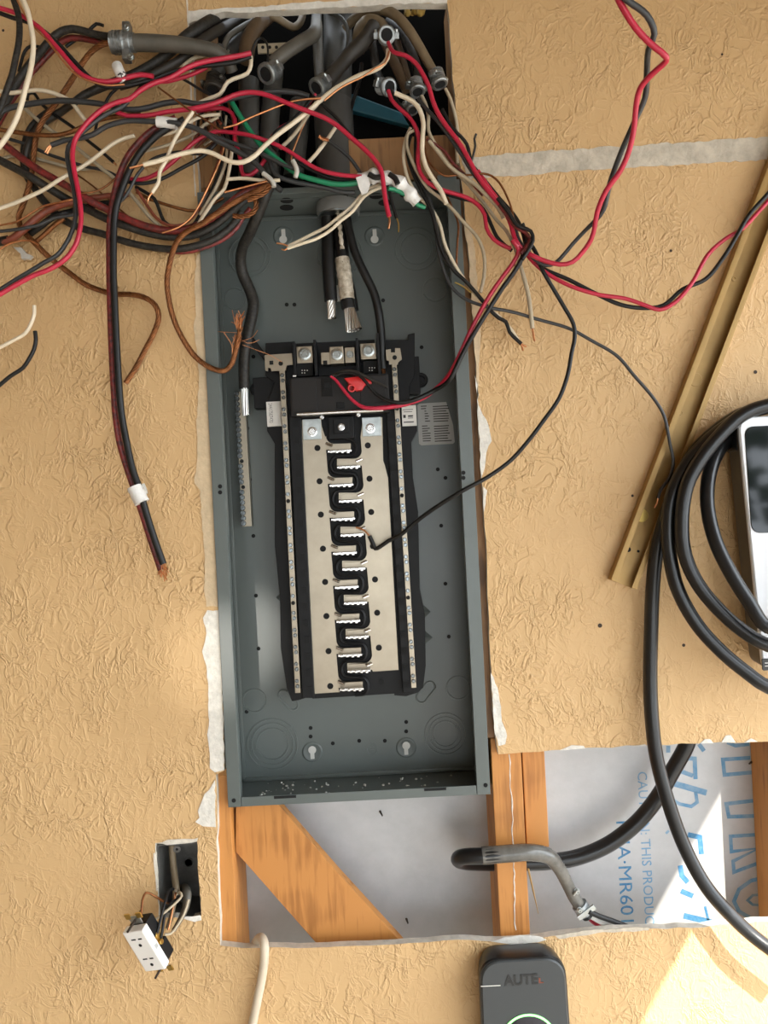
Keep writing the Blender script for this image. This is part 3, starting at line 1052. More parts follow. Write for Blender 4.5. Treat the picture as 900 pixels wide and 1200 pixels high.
for (x, y0, y1) in ((345, 400, 440), (369.5, 398, 440), (419, 396, 438), (443.5, 390, 440)):
    MB().pbox(x, (y0 + y1) / 2, 3, y1 - y0, -0.030, -0.085).build('barrier', B, panel, bevel=0.0005)
MB().prism(xz([(292, 402), (299, 398), (312, 416), (311, 424)], -0.07), 0.055, 0.075).build('carrier_arm', B, panel)

# neutral bars: end plates, bars, paired screws
for lp, hx, nt in (([(310, 416), (342, 414), (343, 427), (336, 428), (335, 434), (318, 435), (317, 431), (314, 431), (314, 435), (311, 434)], (329, 426), (318, 425)),
                   ([(452, 410), (458, 409), (458, 413), (463, 413), (463, 408), (469, 408), (471, 421), (467, 424), (466, 427), (456, 427), (456, 423), (453, 422)], (462.5, 419), None)):
    pl = MB().prism(xz(lp, HN), -HN, -HN + 0.003).build('neutral_end_plate', M['alu'], panel)
    MB().lathe([(S(2.7, HN), 0), (S(2.7, HN), 0.0006)], 12, at_face(*hx, HN)).build('plate_hole', M['hole'], pl)
    if nt:
        MB().pbox(nt[0], nt[1], 4.5, 4.5, HN + 0.0006, HN).build('plate_slot', M['hole'], pl)
scr = MB().lathe([(S(2.5, HN), 0), (S(2.5, HN), 0.0014), (S(2.0, HN), 0.0022), (S(1.4, HN), 0.0022), (S(1.0, HN), 0.0012), (0.0, 0.0012)], 9, FACE)
scr.obox((0, -0.0022, 0), (S(2.0, HN), 0, 0), (0, 0.0003, 0), (0, 0, S(0.45, HN)))
scr_me = mesh('terminal_screw', scr.v, scr.f, True)
scr_me.materials.append(M['screw'])
scr_me.set_sharp_from_angle(angle=math.radians(30))
for (xa, ya, xb, yb, w_) in ((330.5, 434, 349, 812, 6.2), (462, 427, 485, 806, 5.8)):
    a, c = P(xa, ya, HN), P(xb, yb, HN)
    ww = S(w_, HN) / 2
    bar = MB().obox((a + c) / 2 + Vector((0, 0.005, 0)), (ww, 0, 0), (0, 0.005, 0), (a - c) / 2).build('neutral_bar', M['alu'], panel, bevel=0.0003)
    n = 19
    for k in range(n):
        t = (k + 0.45) / n
        for e in (-1, 1):
            if k in (7, 13) and e == 1:
                o = link('terminal_hole', hole_me, bar)
                o.location = P(xa + (xb - xa) * t, ya + (yb - ya) * t + 5, HN)
                continue
            o = link('terminal_screw', scr_me, bar)
            o.location = P(xa + (xb - xa) * t + 0.4 * e, ya + (yb - ya) * t + 3.1 * e, HN)
            o.rotation_euler = (0, random.uniform(0, 3.1), 0)
    # clamp plates that show between screws
# ground bar on the back plate
HG = -0.074
a, c = P(279.5, 459, HG), P(288, 617, HG)
gb = MB().obox((a + c) / 2 + Vector((S(1.5), 0.008, 0)), (S(5.5, HG), 0, 0), (0, 0.008, 0), (a - c) / 2).build('ground_bar', M['alu'], panel, bevel=0.0004)
gs = MB().lathe([(S(3.1, HG), 0), (S(3.1, HG), 0.003), (S(2.6, HG), 0.004), (S(1.6, HG), 0.004), (S(1.2, HG), 0.0026), (0.0, 0.0026)], 9, FACE)
gs.obox((0, -0.0038, 0), (S(2.6, HG), 0, 0), (0, 0.0005, 0), (0, 0, S(0.5, HG)))
gs_me = mesh('terminal_screw', gs.v, gs.f, True)
gs_me.materials.append(M['screw'])
gs_me.set_sharp_from_angle(angle=math.radians(30))
for k in range(26):
    t = (k + 0.4) / 26
    if k in (13, 18):
        o = link('terminal_hole', hole_me, gb)
        o.location = P(279 + 8.4 * t, 459 + 158 * t, HG)
        continue
    o = link('terminal_screw', gs_me, gb)
    o.location = P(277.6 + 8.4 * t, 459 + 158 * t, HG)
    o.rotation_euler = (0, 0.7 + random.uniform(-0.5, 0.5), 0)

# round bosses and clear studs beside the breaker
for (x, y) in ((302, 457), (493, 446)):
    b = MB()
    b.lathe([(S(9), 0), (S(9), 0.006), (S(7.5), 0.008), (S(5), 0.008), (S(4.5), 0.005), (0.0, 0.005)], 18, at_face(x, y, -0.085))
    b.build('carrier_boss', B, panel, smooth=True, angle=30)
MB().lathe([(S(3.5), 0), (S(3.2), 0.003), (0.0, 0.0042)], 12, at_face(301, 471, HB)).build('rivet', M['panel'], panel, smooth=True)
MB().pbox(310, 460, 26, 36, -0.066, -0.086).build('carrier_foot', B, panel, bevel=0.001)
MB().pbox(480, 440, 24, 44, -0.066, -0.086).build('carrier_foot', B, panel, bevel=0.001)

# labels
lb = MB().pbox(321, 485, 17, 29, -0.0555, -0.0605).build('rating_label', M['label'], panel, bevel=0.0004)
o = text_mesh('24417507470', S(4.6) / 0.69, M['ink'], 'label_lettering', lb, Matrix.Translation(P(314.6, 472.5, -0.0556)) @ DOWN, 0.0001)
xsz = [v.co.z for v in o.data.vertices]
k = S(24) / (max(xsz) - min(xsz))
z0 = P(314.6, 472.5, -0.0556).z
for v in o.data.vertices:
    v.co.z = z0 + (v.co.z - z0) * k
lb = MB().pbox(479.5, 487, 17, 24, -0.0555, -0.0605).build('rating_label', M['label'], panel, bevel=0.0004)
for (x, y, w_, h_) in ((478, 480, 12, 0.7), (478, 482.5, 10, 0.7), (474, 488, 3, 3.6), (481, 487.5, 6, 1.8), (481, 489.8, 6, 0.8), (479, 494.6, 12, 1.2)):
    MB().pbox(x, y, w_, h_, -0.0553, -0.0556).build('label_print', M['ink'], lb)
lb = MB().prism(xz([(489, 475), (491, 473), (523, 471), (531, 498), (533, 518), (531, 520), (494, 522), (491, 520)], HB + 0.001), -HB - 0.001, -HB + 0.0002).build('instruction_label', M['label_grey'], panel)
for col_, (xa, xb) in enumerate(((493, 503), (507, 526))):
    for r in range(15):
        if r == 7:
            continue
        y = 476 + r * 2.9
        xs0 = xa + (y - 475) * 0.06
        xs1 = xb + (y - 475) * 0.09 - random.uniform(0, 5)
        if col_ == 0 and 1 < r < 7:
            xs0 += 4
        MB().pbox((xs0 + xs1) / 2, y, xs1 - xs0, 1.1, HB + 0.0012, HB + 0.0008).build('label_print', M['sheath_dark'], lb)

# red clip on the breaker face
clip = empty('wire_clip', P(420, 458, -0.02))
tag(clip, 'bright red plastic wire clip lying on the black breaker face', 'clip')
MB().prism(xz([(403, 443), (420, 441), (434, 445), (436, 449), (428, 451), (424, 457), (417, 458), (414, 453), (408, 449)], -0.016), 0.016, 0.025).build('clip_body', M['clip'], clip, bevel=0.0012, smooth=True)
MB().lathe([(S(4.6), 0), (S(4.6), 0.010), (S(3.4), 0.010), (S(3.4), 0.0)], 14, align(P(411, 454, -0.02), (0.2, -1, -0.3))).build('clip_barrel', M['clip'], clip, smooth=True, angle=30)

PATHS = []      # centre lines of everything bendy, for settling


# ------------------------------------------------------------------ conduits, connectors and cables at the top
def cable(name, label, cat, pts, r, m, h=0.0, group=None, sides=12, step=0.006, flat=None):
    """One sheathed cable; r in pixels, one number or one per point."""
    hp = heights(pts, h)
    q = [P(*p) for p in hp]
    rr = r if hasattr(r, '__len__') else [r] * len(q)
    rr = [S(a, p[2]) for a, p in zip(rr, hp)]
    pp, rs = spline(q, rr, step)
    o = MB().tube(pp, rs, sides).build(name, m, smooth=True, angle=60)
    PATHS.append((o, pp, rs))
    return tag(o, label, cat, group)


cable('conduit', 'wide grey plastic conduit coming down into the panel top', 'conduit', [(396, -40, -0.06), (396, 15, -0.06), (395, 112, -0.06), (395, 121, -0.06)], 17, M['pvc'], sides=24)
pv = empty('conduit_coupling', P(390, 205, -0.06))
tag(pv, 'fat grey coupling and bushing where the conduit meets the panel', 'coupling')
cx = P(392, 160, -0.055)
z_top, z_bot = P(392, 120, -0.055).z, PZ1 + 0.001
rr = S(23, -0.055)
MB().lathe([(rr * .96, z_top), (rr, z_top - 0.004), (rr, z_bot + 0.02), (rr * 1.08, z_bot + 0.018), (rr * 1.08, z_bot)], 32, Matrix.Translation((cx.x, cx.y, 0))).build('coupling_body', M['pvc'], pv, smooth=True, angle=30)
MB().lathe([(rr * 0.84, PZ1 - 0.0026), (rr * 1.10, PZ1 - 0.0026), (rr * 1.12, PZ1 - 0.012), (rr * 1.06, PZ1 - 0.020), (rr * 0.95, PZ1 - 0.020), (rr * 0.90, PZ1 - 0.012), (rr * 0.84, PZ1 - 0.0030)], 32, Matrix.Translation((cx.x, cx.y, 0))).build('bushing', M['bush'], pv, smooth=True, angle=30)
MB().lathe([(rr * 0.95, PZ1 - 0.0202), (rr * 1.04, PZ1 - 0.0202), (rr * 1.03, PZ1 - 0.0225), (rr * 0.96, PZ1 - 0.0225)], 32, Matrix.Translation((cx.x, cx.y, 0))).build('bushing_rim', M['zinc'], pv, smooth=True, angle=30)

G_SH = 'sheathed cables in the cavity above the panel'
cable('sheathed_cable', 'tan flat cable bending beside the big conduit toward a clamp', 'cable', [(371, -20, -0.045), (371, 20, -0.035), (369, 38, -0.02), (352, 50, 0.0), (334, 62, 0.01), (318, 76, 0.015)], [6, 6, 8, 8, 8, 8], M['sheath_grey'], group=G_SH)
cable('sheathed_cable', 'grey-brown cable running straight down beside the conduit', 'cable', [(372, 30, -0.05), (373, 70, -0.045), (375, 100, -0.03)], 6, M['sheath_grey'], group=G_SH)
cable('sheathed_cable', 'brown flat cable arching down toward the wire nest', 'cable', [(326, 12, -0.05), (316, 19, -0.035), (300, 32, -0.02), (291, 50, -0.01), (288, 70, 0.0)], [6, 7, 9, 9.5, 9], M['sheath_brown'], group=G_SH)
cable('sheathed_cable', 'thin tan cable dipping beside the brown arched cable', 'cable', [(318, 18, -0.03), (331, 25, -0.03), (343, 32, -0.04), (352, 26, -0.05), (356, 10, -0.06)], 4.2, M['sheath'], group=G_SH)
cable('sheathed_cable', 'thin grey-tan cable curving out of the opening\'s corner', 'cable', [(318, 15, -0.04), (303, 22, -0.03), (285, 31, -0.02), (268, 43, -0.01), (261, 58, 0.0)], 3.4, M['sheath_grey'], group=G_SH)
cable('sheathed_cable', 'dark grey conduit stub behind the brown arched cable', 'cable', [(306, 20, -0.06), (290, 42, -0.055), (268, 62, -0.05), (250, 90, -0.05)], 9, M['pvc'], group=G_SH)
cable('sheathed_cable', 'dark brown cable slanting across the conduit into a clamp', 'cable', [(438, 30, -0.03), (427, 48, -0.02), (407, 67, -0.012), (388, 90, 0.0), (380, 100, 0.004)], [8, 9, 9, 8.5, 8], M['sheath_dark'], group=G_SH)
cable('sheathed_cable', 'tan cable arching high over to the farthest clamp', 'cable', [(404, 34, -0.055), (414, 23, -0.045), (428, 14, -0.03), (446, 11, -0.015), (462, 17, -0.005), (476, 31, 0.005), (488, 49, 0.01), (500, 70, 0.012), (511, 89, 0.012)], [5, 5.4, 5.8, 6, 6, 5.8, 5.6, 5.4, 5], M['sheath'], group=G_SH)
cable('sheathed_cable', 'short tan cable looped tightly behind the front clamp', 'cable', [(421, 62, -0.04), (420, 45, -0.025), (424, 32, -0.012), (434, 25, 0.0), (445, 28, 0.004), (452, 38, 0.006)], [7, 7.5, 8, 8, 7.5, 7], M['sheath'], group=G_SH)
cable('sheathed_cable', 'brown cable hanging straight below the front clamp', 'cable', [(452, 50, -0.02), (460, 68, -0.015), (468, 86, -0.01), (477, 106, -0.006)], 6, M['sheath_brown'], group=G_SH)
cable('sheathed_cable', 'narrow brown cable hanging between two clamps', 'cable', [(464, 45, -0.03), (470, 65, -0.025), (477, 90, -0.02), (480, 105, -0.02)], 4.4, M['sheath_brown'], group=G_SH)
cable('sheathed_cable', 'black cable hanging behind the high tan arch', 'cable', [(455, 25, -0.045), (468, 36, -0.03), (480, 56, -0.015), (488, 78, 0.0), (490, 96, 0.004)], 5.2, M['black_old'], group=G_SH)
cable('sheathed_cable', 'dark grey cable hanging behind the front clamp', 'cable', [(436, 36, -0.04), (438, 60, -0.035), (442, 85, -0.03), (447, 96, -0.012)], 5, M['sheath_dark'], group=G_SH)
cable('cable', 'thin black cable in the dark beside the conduit', 'cable', [(424, 74, -0.05), (421, 95, -0.05), (414, 118, -0.05), (411, 128, -0.05)], 2.2, M['black'])
cable('steel_strap', 'thin curved metal strap edge beside the conduit', 'strap', [(385, 16, -0.034), (396, 18, -0.032), (405, 28, -0.03), (408, 42, -0.03), (405, 60, -0.032)], [1.2, 2.2, 2.4, 2.2, 1], M['pvc'])
cable('feeder_cable', 'heavy black cable leaving the opening over the wall, upper one', 'cable', [(280, 8, -0.05), (262, 16, -0.03), (240, 28, 0.0), (217, 44, 0.018), (200, 60, 0.022), (178, 76, 0.025), (152, 89, 0.028), (122, 101, 0.03), (98, 112, 0.03), (84, 122, 0.028)], [6, 6, 6.5, 6.5, 6, 5.5, 5, 5, 4.6, 4], M['black_old'])
cable('feeder_cable', 'heavy dark cable leaving the opening over the wall, lower one', 'cable', [(290, 18, -0.05), (270, 28, -0.03), (248, 40, 0.0), (228, 55, 0.018), (212, 70, 0.022), (190, 82, 0.025), (165, 94, 0.03), (140, 102, 0.03)], [5, 5.5, 6, 6, 5.5, 5, 4.6, 4], M['sheath_dark'])
for lab, pts_, r_ in (('upright dark grey conduit behind the green wire', [(292, 96, -0.06), (292, 130, -0.055), (291, 165, -0.055), (292, 208, -0.055)], 12.5),
                     ('upright dark grey conduit next to the wide one, behind the red wires', [(322, 78, -0.06), (319, 110, -0.058), (316, 150, -0.06), (318, 208, -0.062)], 11),
                     ('dark flexible conduit bowing toward the coupling', [(352, 120, -0.065), (350, 150, -0.06), (347, 178, -0.055), (344, 208, -0.055)], 12)):
    cable('conduit', lab, 'conduit', pts_, r_, M['pvc'], group='conduits in the cavity above the panel', sides=16)
# grey round jacket that carries the copper braid to the clamp
cable('sheathed_cable', 'round grey cable lying over the wall into the big clamp', 'cable', [(272, 84, 0.02), (266, 70, 0.03), (254, 61, 0.036), (236, 56, 0.04), (210, 52.5, 0.042), (180, 50.5, 0.043), (154, 50, 0.044)], [7, 7.5, 8, 8, 9, 9.5, 9.5], M['sheath_grey'], group=G_SH, sides=16)
for (a, b) in (((412, 118), (478, 144)), ((503, 162), (519, 200))):
    o = MB().prism(xz([(a[0], a[1] - 8), (b[0] - 8, b[1] - 12), (b[0] + 2, b[1] + 4), (a[0], a[1] + 12)] if a[0] < 450 else [(505, 168), (520, 164), (521, 196), (504, 195)], -0.07), 0.068, 0.080).build('plastic_strap', M['teal'], bevel=0.002)
    tag(o, 'dark teal plastic piece in the black cavity' if a[0] < 450 else 'small teal plastic piece behind the hanging wires', 'plastic')
o = MB()
for k in range(16):
    x, y = 474 + random.uniform(0, 22), 7 + random.uniform(0, 9)
    r = S(random.uniform(3, 5))
    o.lathe([(0, -r), (r * .8, -r * .6), (r, 0), (r * .7, r * .7), (0, r)], 7, Matrix.Translation(P(x, y, -0.02 - random.random() * 0.02)))
tag(o.build('spray_foam', M['insul'], smooth=True, angle=80), 'lump of yellow spray foam under the opening\'s top lip', 'foam')
pst = MB().pbox(320, 56, 36, 11, -0.02, -0.023).build('perforated_strap', M['beige'])
tag(pst, 'beige perforated strap behind the wire nest', 'strap')
for k in range(3):
    MB().lathe([(S(2), 0), (S(2), 0.0006)], 10, at_face(308 + 8 * k, 55.5, -0.02)).build('strap_hole', M['hole'], pst)


def connector(label, px, py, h, d, r, m=None, group='cable clamp connectors', length=1.0):
    """Threaded clamp connector: barrel, lock-nut ridges, saddle ears and screws; d is the outlet direction."""
    c = P(px, py, h)
    R_ = S(r, h)
    e = empty('cable_connector', c)
    tag(e, label, 'connector', group)
    mt = align(c, d)
    m = m or M['cast']
    L_ = R_ * 1.5 * length
    prof = [(R_ * .62, -L_), (R_ * .86, -L_)]
    z = -L_
    for k in range(5):
        prof += [(R_ * .90, z + 0.02 * L_), (R_ * .90, z + .10 * L_), (R_ * .80, z + .13 * L_), (R_ * .80, z + .17 * L_)]
        z += .18 * L_
    prof += [(R_ * .92, z), (R_, z + .04 * L_), (R_, z + .25 * L_), (R_ * .86, z + .32 * L_), (R_ * .66, z + .32 * L_), (R_ * .6, z + .1 * L_)]
    MB().lathe(prof, 22, mt).build('barrel', m, e, smooth=True, angle=25)
    MB().lathe([(R_ * .64, 0.1 * L_), (R_ * .64, 0.16 * L_)], 16, mt).build('bore', M['hole'], e)
    for s in (-1, 1):
        b = MB()
        b.obox(mt @ Vector((s * R_ * 1.15, 0, -L_ * .45)), mt.to_3x3() @ Vector((R_ * .28, 0, 0)), mt.to_3x3() @ Vector((0, R_ * .34, 0)), mt.to_3x3() @ Vector((0, 0, R_ * .32)))
        b.build('saddle_ear', m, e, bevel=R_ * .08, smooth=True, angle=35)
    for s in (-1, 1):
        q = mt @ Vector((s * R_ * 1.15, 0, -L_ * .45))
        dd = mt.to_3x3() @ Vector((0, 1, 0))
        if dd.y > 0:
            dd = -dd
        b = MB()
        b.lathe([(R_ * .2, 0), (R_ * .2, R_ * .5), (R_ * .14, R_ * .56), (0.0, R_ * .56)], 10, align(q + dd * R_ * .1, dd, Vector((1, 0, 0))))
        b.build('clamp_screw', M['zinc'], e, smooth=True, angle=30)
    return e


connector('silver clamp connector with open mouth facing forward', 453, 41, 0.030, (0.05, -0.9, -0.42), 10.5)
connector('silver clamp connector halfway down the hanging right-hand wires', 455, 102, 0.020, (0.55, -0.75, -0.5), 10.5)
connector('silver clamp connector between the two lower hanging clamps', 489, 106, 0.018, (0.1, -0.35, -1), 9.5)
connector('silver clamp connector at the opening edge below the tan arch', 515, 97, 0.018, (0.25, -0.2, -1), 10)
connector('dull clamp connector on the tan flat cable', 313, 86, 0.030, (-0.45, -0.62, -0.6), 12)
connector('dull clamp connector in front of the grey conduit', 372, 102, 0.016, (-0.55, -0.5, -0.7), 11)
connector('blackened clamp connector under the round grey cable', 250, 103, 0.008, (-0.1, -0.3, -1), 11, M['sheath_dark'])
connector('blackened clamp connector at the bend of the round grey cable', 259, 64, 0.020, (0.3, -0.5, -0.85), 8, M['sheath_dark'])
connector('small blackened clamp connector under the red wires', 483, 128, 0.0, (0.2, -0.4, -1), 8)
# the big connector on the wall: threaded stub and two-eared clamp
bc = empty('cable_connector', P(148, 50, 0.044))
tag(bc, 'big silver clamp connector gripping the copper braid on the wall', 'connector', 'cable clamp connectors')
axd = (P(130, 50, 0.044) - P(160, 50, 0.044)).normalized()
mt = align(P(158, 50, 0.044), axd)
k = S(1, 0.044)
prof = [(9.6, 0), (10.6, 0), (10.6, 4), (11.5, 5), (11.5, 11), (12.4, 12)]
for j in range(4):
    prof += [(13, 12.5 + j * 3.6), (13, 14 + j * 3.6), (11.8, 14.6 + j * 3.6), (11.8, 15.8 + j * 3.6)]
prof += [(12.0, 27.5), (9, 27.8), (8.5, 25)]
MB().lathe([(a * k, b * k) for a, b in prof], 24, mt).build('barrel', M['cast'], bc, smooth=True, angle=25)
for s in (-1, 1):
    b = MB()
    b.obox(mt @ Vector((0, s * 16 * k, 9 * k)), mt.to_3x3() @ Vector((6 * k, 0, 0)), mt.to_3x3() @ Vector((0, 6 * k, 0)), mt.to_3x3() @ Vector((0, 0, 4.5 * k)))
    b.build('saddle_ear', M['cast'], bc, bevel=0.0015, smooth=True, angle=35)
for (x, y) in ((148.5, 33), (153.5, 67)):
    bolt(x, y, 0.052, 3.4, bc, M['zinc'], 'clamp_screw', False)

# ------------------------------------------------------------------ wires
WK = 1.08      # wires read a touch thicker than their traced lines


def wire(name, label, pts, r, m, h, tip=None, tipm='copper', tipr=0.5, group=None, step=0.006, cat='wire', sides=8):
    hp = heights(pts, h)
    q = [P(*p) for p in hp]
    rr = r if hasattr(r, '__len__') else [r] * len(q)
    rs = [S(a, p[2]) for a, p in zip(rr, hp)]
    pp, ro = spline(q, rs, step)
    ro = [a * WK for a in ro]
    o = MB().tube(pp, ro, sides).build(name, M[m], smooth=True, angle=60)
    PATHS.append((o, pp, ro))
    tag(o, label, cat, group)
    if tip:
        tip = tip if isinstance(tip[0], list) else [tip]
        for tp in tip:
            e = hp[-1][2]
            tq = [P(a[0], a[1], a[2] if len(a) > 2 else e) for a in tp]
            r0 = rr[-1] if not isinstance(rr, (int, float)) else rr
            t2, tr = spline(tq, S(max(0.7, r0 * tipr), e), 0.004)
            MB().tube(t2, tr, 6).build('bare_end', M[tipm], o, smooth=True)
    return o


def strands(name, label, pts, R_, r, n, pitch, m, h, cat='wire', spread=None, parent=None, group=None, fray=0):
    """A stranded conductor: n strands laid in a helix about the path, one mesh."""
    hp = heights(pts, h)
    q = [P(*p) for p in hp]
    pp, _ = spline(q, 1.0, 0.0035)
    fr = frames(pp)
    b = MB()
    L_ = 0.0
    cum = [0.0]
    for i in range(1, len(pp)):
        L_ += (pp[i] - pp[i - 1]).length
        cum.append(L_)
    for k in range(n):
        a0 = 2 * math.pi * k / n
        ln = []
        ext = random.uniform(0.94, 1.0) if fray else 1.0
        for i, (p, (t, nn, bb)) in enumerate(zip(pp, fr)):
            if cum[i] > L_ * ext:
                break
            a = a0 + 2 * math.pi * cum[i] / pitch
            f = 1.0
            if spread:
                f = spread[0] + (spread[1] - spread[0]) * (cum[i] / L_)
            ln.append(p + S(R_) * f * (math.cos(a) * nn + math.sin(a) * bb))
        if len(ln) > 2:
            b.tube(ln, S(r), 5)
    b.tube(pp[::2] if len(pp) > 4 else pp, S(max(0.3, R_ * 0.75)), 6)
    o = b.build(name, M[m], parent, smooth=True, angle=80)
    if parent is None:
        tag(o, label, cat, group)
        PATHS.append((o, pp, [S(R_ + r)] * len(pp)))
    return o


def frays(name, parent, base, n, length, dirs, m, r=0.55, spread=0.5, h=0.0):
    b = MB()
    for k in range(n):
        p0 = P(base[0] + random.uniform(-3, 3), base[1] + random.uniform(-2, 2), h + random.uniform(-0.004, 0.004))
        d = Vector((dirs[0] + random.uniform(-spread, spread), random.uniform(-spread, spread), -dirs[1] + random.uniform(-spread, spread)))
        l = S(length * random.uniform(0.5, 1.1))
        p1 = p0 + d * l * 0.5
        p2 = p0 + d * l + Vector((random.uniform(-.3, .3) * l, random.uniform(-.3, .3) * l, random.uniform(-.2, .2) * l))
        pp, _ = spline([p0, p1, p2], 1, 0.004)
        b.tube(pp, S(r), 4)
    return b.build(name, M[m], parent, smooth=True)


def wrap(label, pts, r, m, h, name='tape_wrap', cat='tape'):
    hp = heights(pts, h)
    pp, _ = spline([P(*p) for p in hp], 1, 0.003)
    b = MB()
    rs = [S(r, h) * (1 + random.uniform(-0.06, 0.06)) for _ in pp]
    b.tube(pp, rs, 12)
    return tag(b.build(name, M[m], smooth=True, angle=50), label, cat)


# ---- left-hand nest, back to front
wire('black_wire', 'short bent black wire end poking up beside the big clamp', [(121, 30), (113, 28), (104, 36), (88, 47), (77, 55)], 1.8, 'black', 0.016)
wire('black_wire', 'small black wire loop behind the thick cream wire', [(47, 55), (36, 54), (29, 60), (25, 72), (22, 84)], 1.6, 'black', 0.012)
strands('copper_braid', 'long brown copper braid leaving the big clamp and curling down the wall', [(133, 50, 0.044), (120, 52, 0.044), (108, 60, 0.04), (98, 72, 0.036), (89, 86, 0.034), (80, 100, 0.032), (72, 112, 0.03), (62, 126, 0.026), (50, 142, 0.024), (43, 158, 0.022), (40, 176, 0.02), (38, 196, 0.02), (35, 214, 0.02), (28, 238, 0.02), (22, 255, 0.022), (26, 269, 0.024), (40, 284, 0.022), (55, 299, 0.018), (67, 309, 0.016), (83, 321, 0.012), (100, 333, 0.01), (120, 341, 0.01), (134, 344.5, 0.012), (153, 345, 0.018), (170, 349, 0.022), (182, 358, 0.022), (186, 371, 0.02), (180, 391, 0.016), (169, 412, 0.014), (158, 433, 0.014), (147, 449, 0.016)], 1.9, 1.35, 6, 0.045, 'copper_old', 0.02)
frays('copper_fray', None, (118, 54), 1, 1, (0, 0), 'copper_old')
bpy.data.objects.remove(bpy.data.objects['copper_fray'])
wire('black_wire', 'thick black cable arching out of the big clamp toward the picture edge', [(128, 43, 0.04), (114, 41), (100, 37), (85, 34), (72, 37), (60, 46), (49, 59), (37, 73), (27, 86), (18, 100), (8, 118), (-10, 150)], 4.2, 'black_old', (0.035, 0.03))
wire('red_wire', 'thick dark red cable hugging the underside of the black arch', [(127, 50, 0.028), (110, 48), (96, 45), (80, 45), (68, 52), (57, 63), (45, 76), (34, 88), (25, 101), (12, 120), (-8, 155)], 3.4, 'red_old', (0.022, 0.014))
wire('brown_wire', 'dark brown cable curving beside the copper braid on the wall', [(84, 122, 0.026), (70, 132), (55, 141), (43, 152), (34, 168), (30, 186), (32, 204)], 4.0, 'sheath_dark', 0.018)
wire('black_wire', 'blue-black cable curving just outside the dark brown cable', [(60, 128), (46, 138), (34, 152), (28, 170), (27, 190), (31, 206), (40, 220), (50, 234), (62, 247), (75, 258), (97, 268), (120, 274), (137, 280), (158, 286), (187, 291), (212, 291.5), (233, 287), (253, 279), (268, 268), (278, 257), (283, 248)], [3, 3, 3, 3, 3.4, 3.6, 3.8, 4, 4, 4, 4, 4, 4, 4, 4, 4, 4, 4, 4, 4, 4], 'black_old', (0.014, 0.022))
wire('red_wire', 'dark red wire under the lowest black arc at the panel corner', [(196, 294), (215, 295.5), (233, 292), (250, 286), (267, 277), (278, 266), (285, 254), (293, 244)], 2.6, 'red_old', 0.018)
wire('black_wire', 'thin black wire looping behind the upper left cream wire', [(32, 117), (33, 110), (40, 109), (47, 120), (62, 133), (75, 142), (88, 151), (102, 164), (117, 176), (133, 190)], 1.8, 'black', 0.02, [(133, 190), (136, 193)])
wire('grey_wire', 'thin dark grey wire running slightly downhill across the wall', [(8, 162), (33, 170), (55, 180), (75, 187), (100, 195), (123, 200), (138, 207), (150, 214)], 1.8, 'grey_wire', 0.016)
wire('beige_wire', 'long beige wire slanting from top corner to the panel edge', [(24, 122), (30, 128), (47, 143), (63, 155), (76, 163), (88, 172), (108, 188), (120, 198), (133, 208), (147, 221), (157, 232), (170, 248), (180, 259), (189, 266)], 2.0, 'beige', 0.022)
wire('beige_wire', 'faint beige wire crossing behind the red pair', [(-6, 189), (13, 183), (30, 183), (50, 188), (73, 194), (92, 198), (120, 196)], 1.8, 'beige', 0.012)
wire('copper_wire', 'orange-brown bare wire rising gently across the nest', [(-10, 150), (0, 152), (20, 155), (42, 158), (67, 158.5), (85, 154), (100, 147), (120, 139.5), (141, 136), (165, 134)], 2.5, 'copper_old', 0.034)
wire('copper_wire', 'thin copper wire curling out of the picture edge', [(-8, 266), (0, 264), (20, 260), (33, 252), (50, 242), (70, 237), (90, 233)], 1.1, 'copper', 0.03)
wire('copper_wire', 'thin tan copper wire arching above the left tape tab', [(-8, 297), (0, 292), (10, 286), (22, 282.5), (36, 282), (45, 287)], 1.1, 'copper', 0.034)
wire('brown_wire', 'fat red-brown cable ending in black tape', [(3, 283), (12, 281), (22, 274), (32, 265), (45, 254), (57, 246), (72, 240), (88, 236), (110, 232), (130, 229), (150, 228)], [4, 4, 4, 4, 4, 4, 4, 4, 3.4, 3, 2.6], 'redbrown', (0.028, 0.03))
wrap('black tape on the end of the fat red-brown cable', [(-4, 284), (10, 281)], 5.2, 'black', 0.028)
wire('black_wire', 'fat black cable beside the fat red-brown cable', [(33, 276), (48, 265), (63, 254), (80, 249), (95, 245), (112, 240), (130, 238)], 3.6, 'black', 0.022)
wire('grey_wire', 'slim grey wire sweeping in from the picture edge', [(-8, 271), (0, 271), (25, 268), (47, 263), (62, 256), (78, 253), (95, 250)], 1.9, 'grey_wire', 0.036)
o = MB().prism(xz(jag([(16, 290), (25, 290), (31, 297), (38, 300), (35, 304), (26, 304), (25, 298)], 0.6, 4), 0.012), -0.014, -0.008).build('tape_tab', M['clear'])
tag(o, 'loose grey tab of clear tape under the red-brown cable', 'tape')
wire('brown_wire', 'brown copper wire swinging below the fat red-brown cable', [(75, 256), (66, 262), (55, 272), (46, 280), (38, 286)], 2.6, 'copper_old', 0.02)
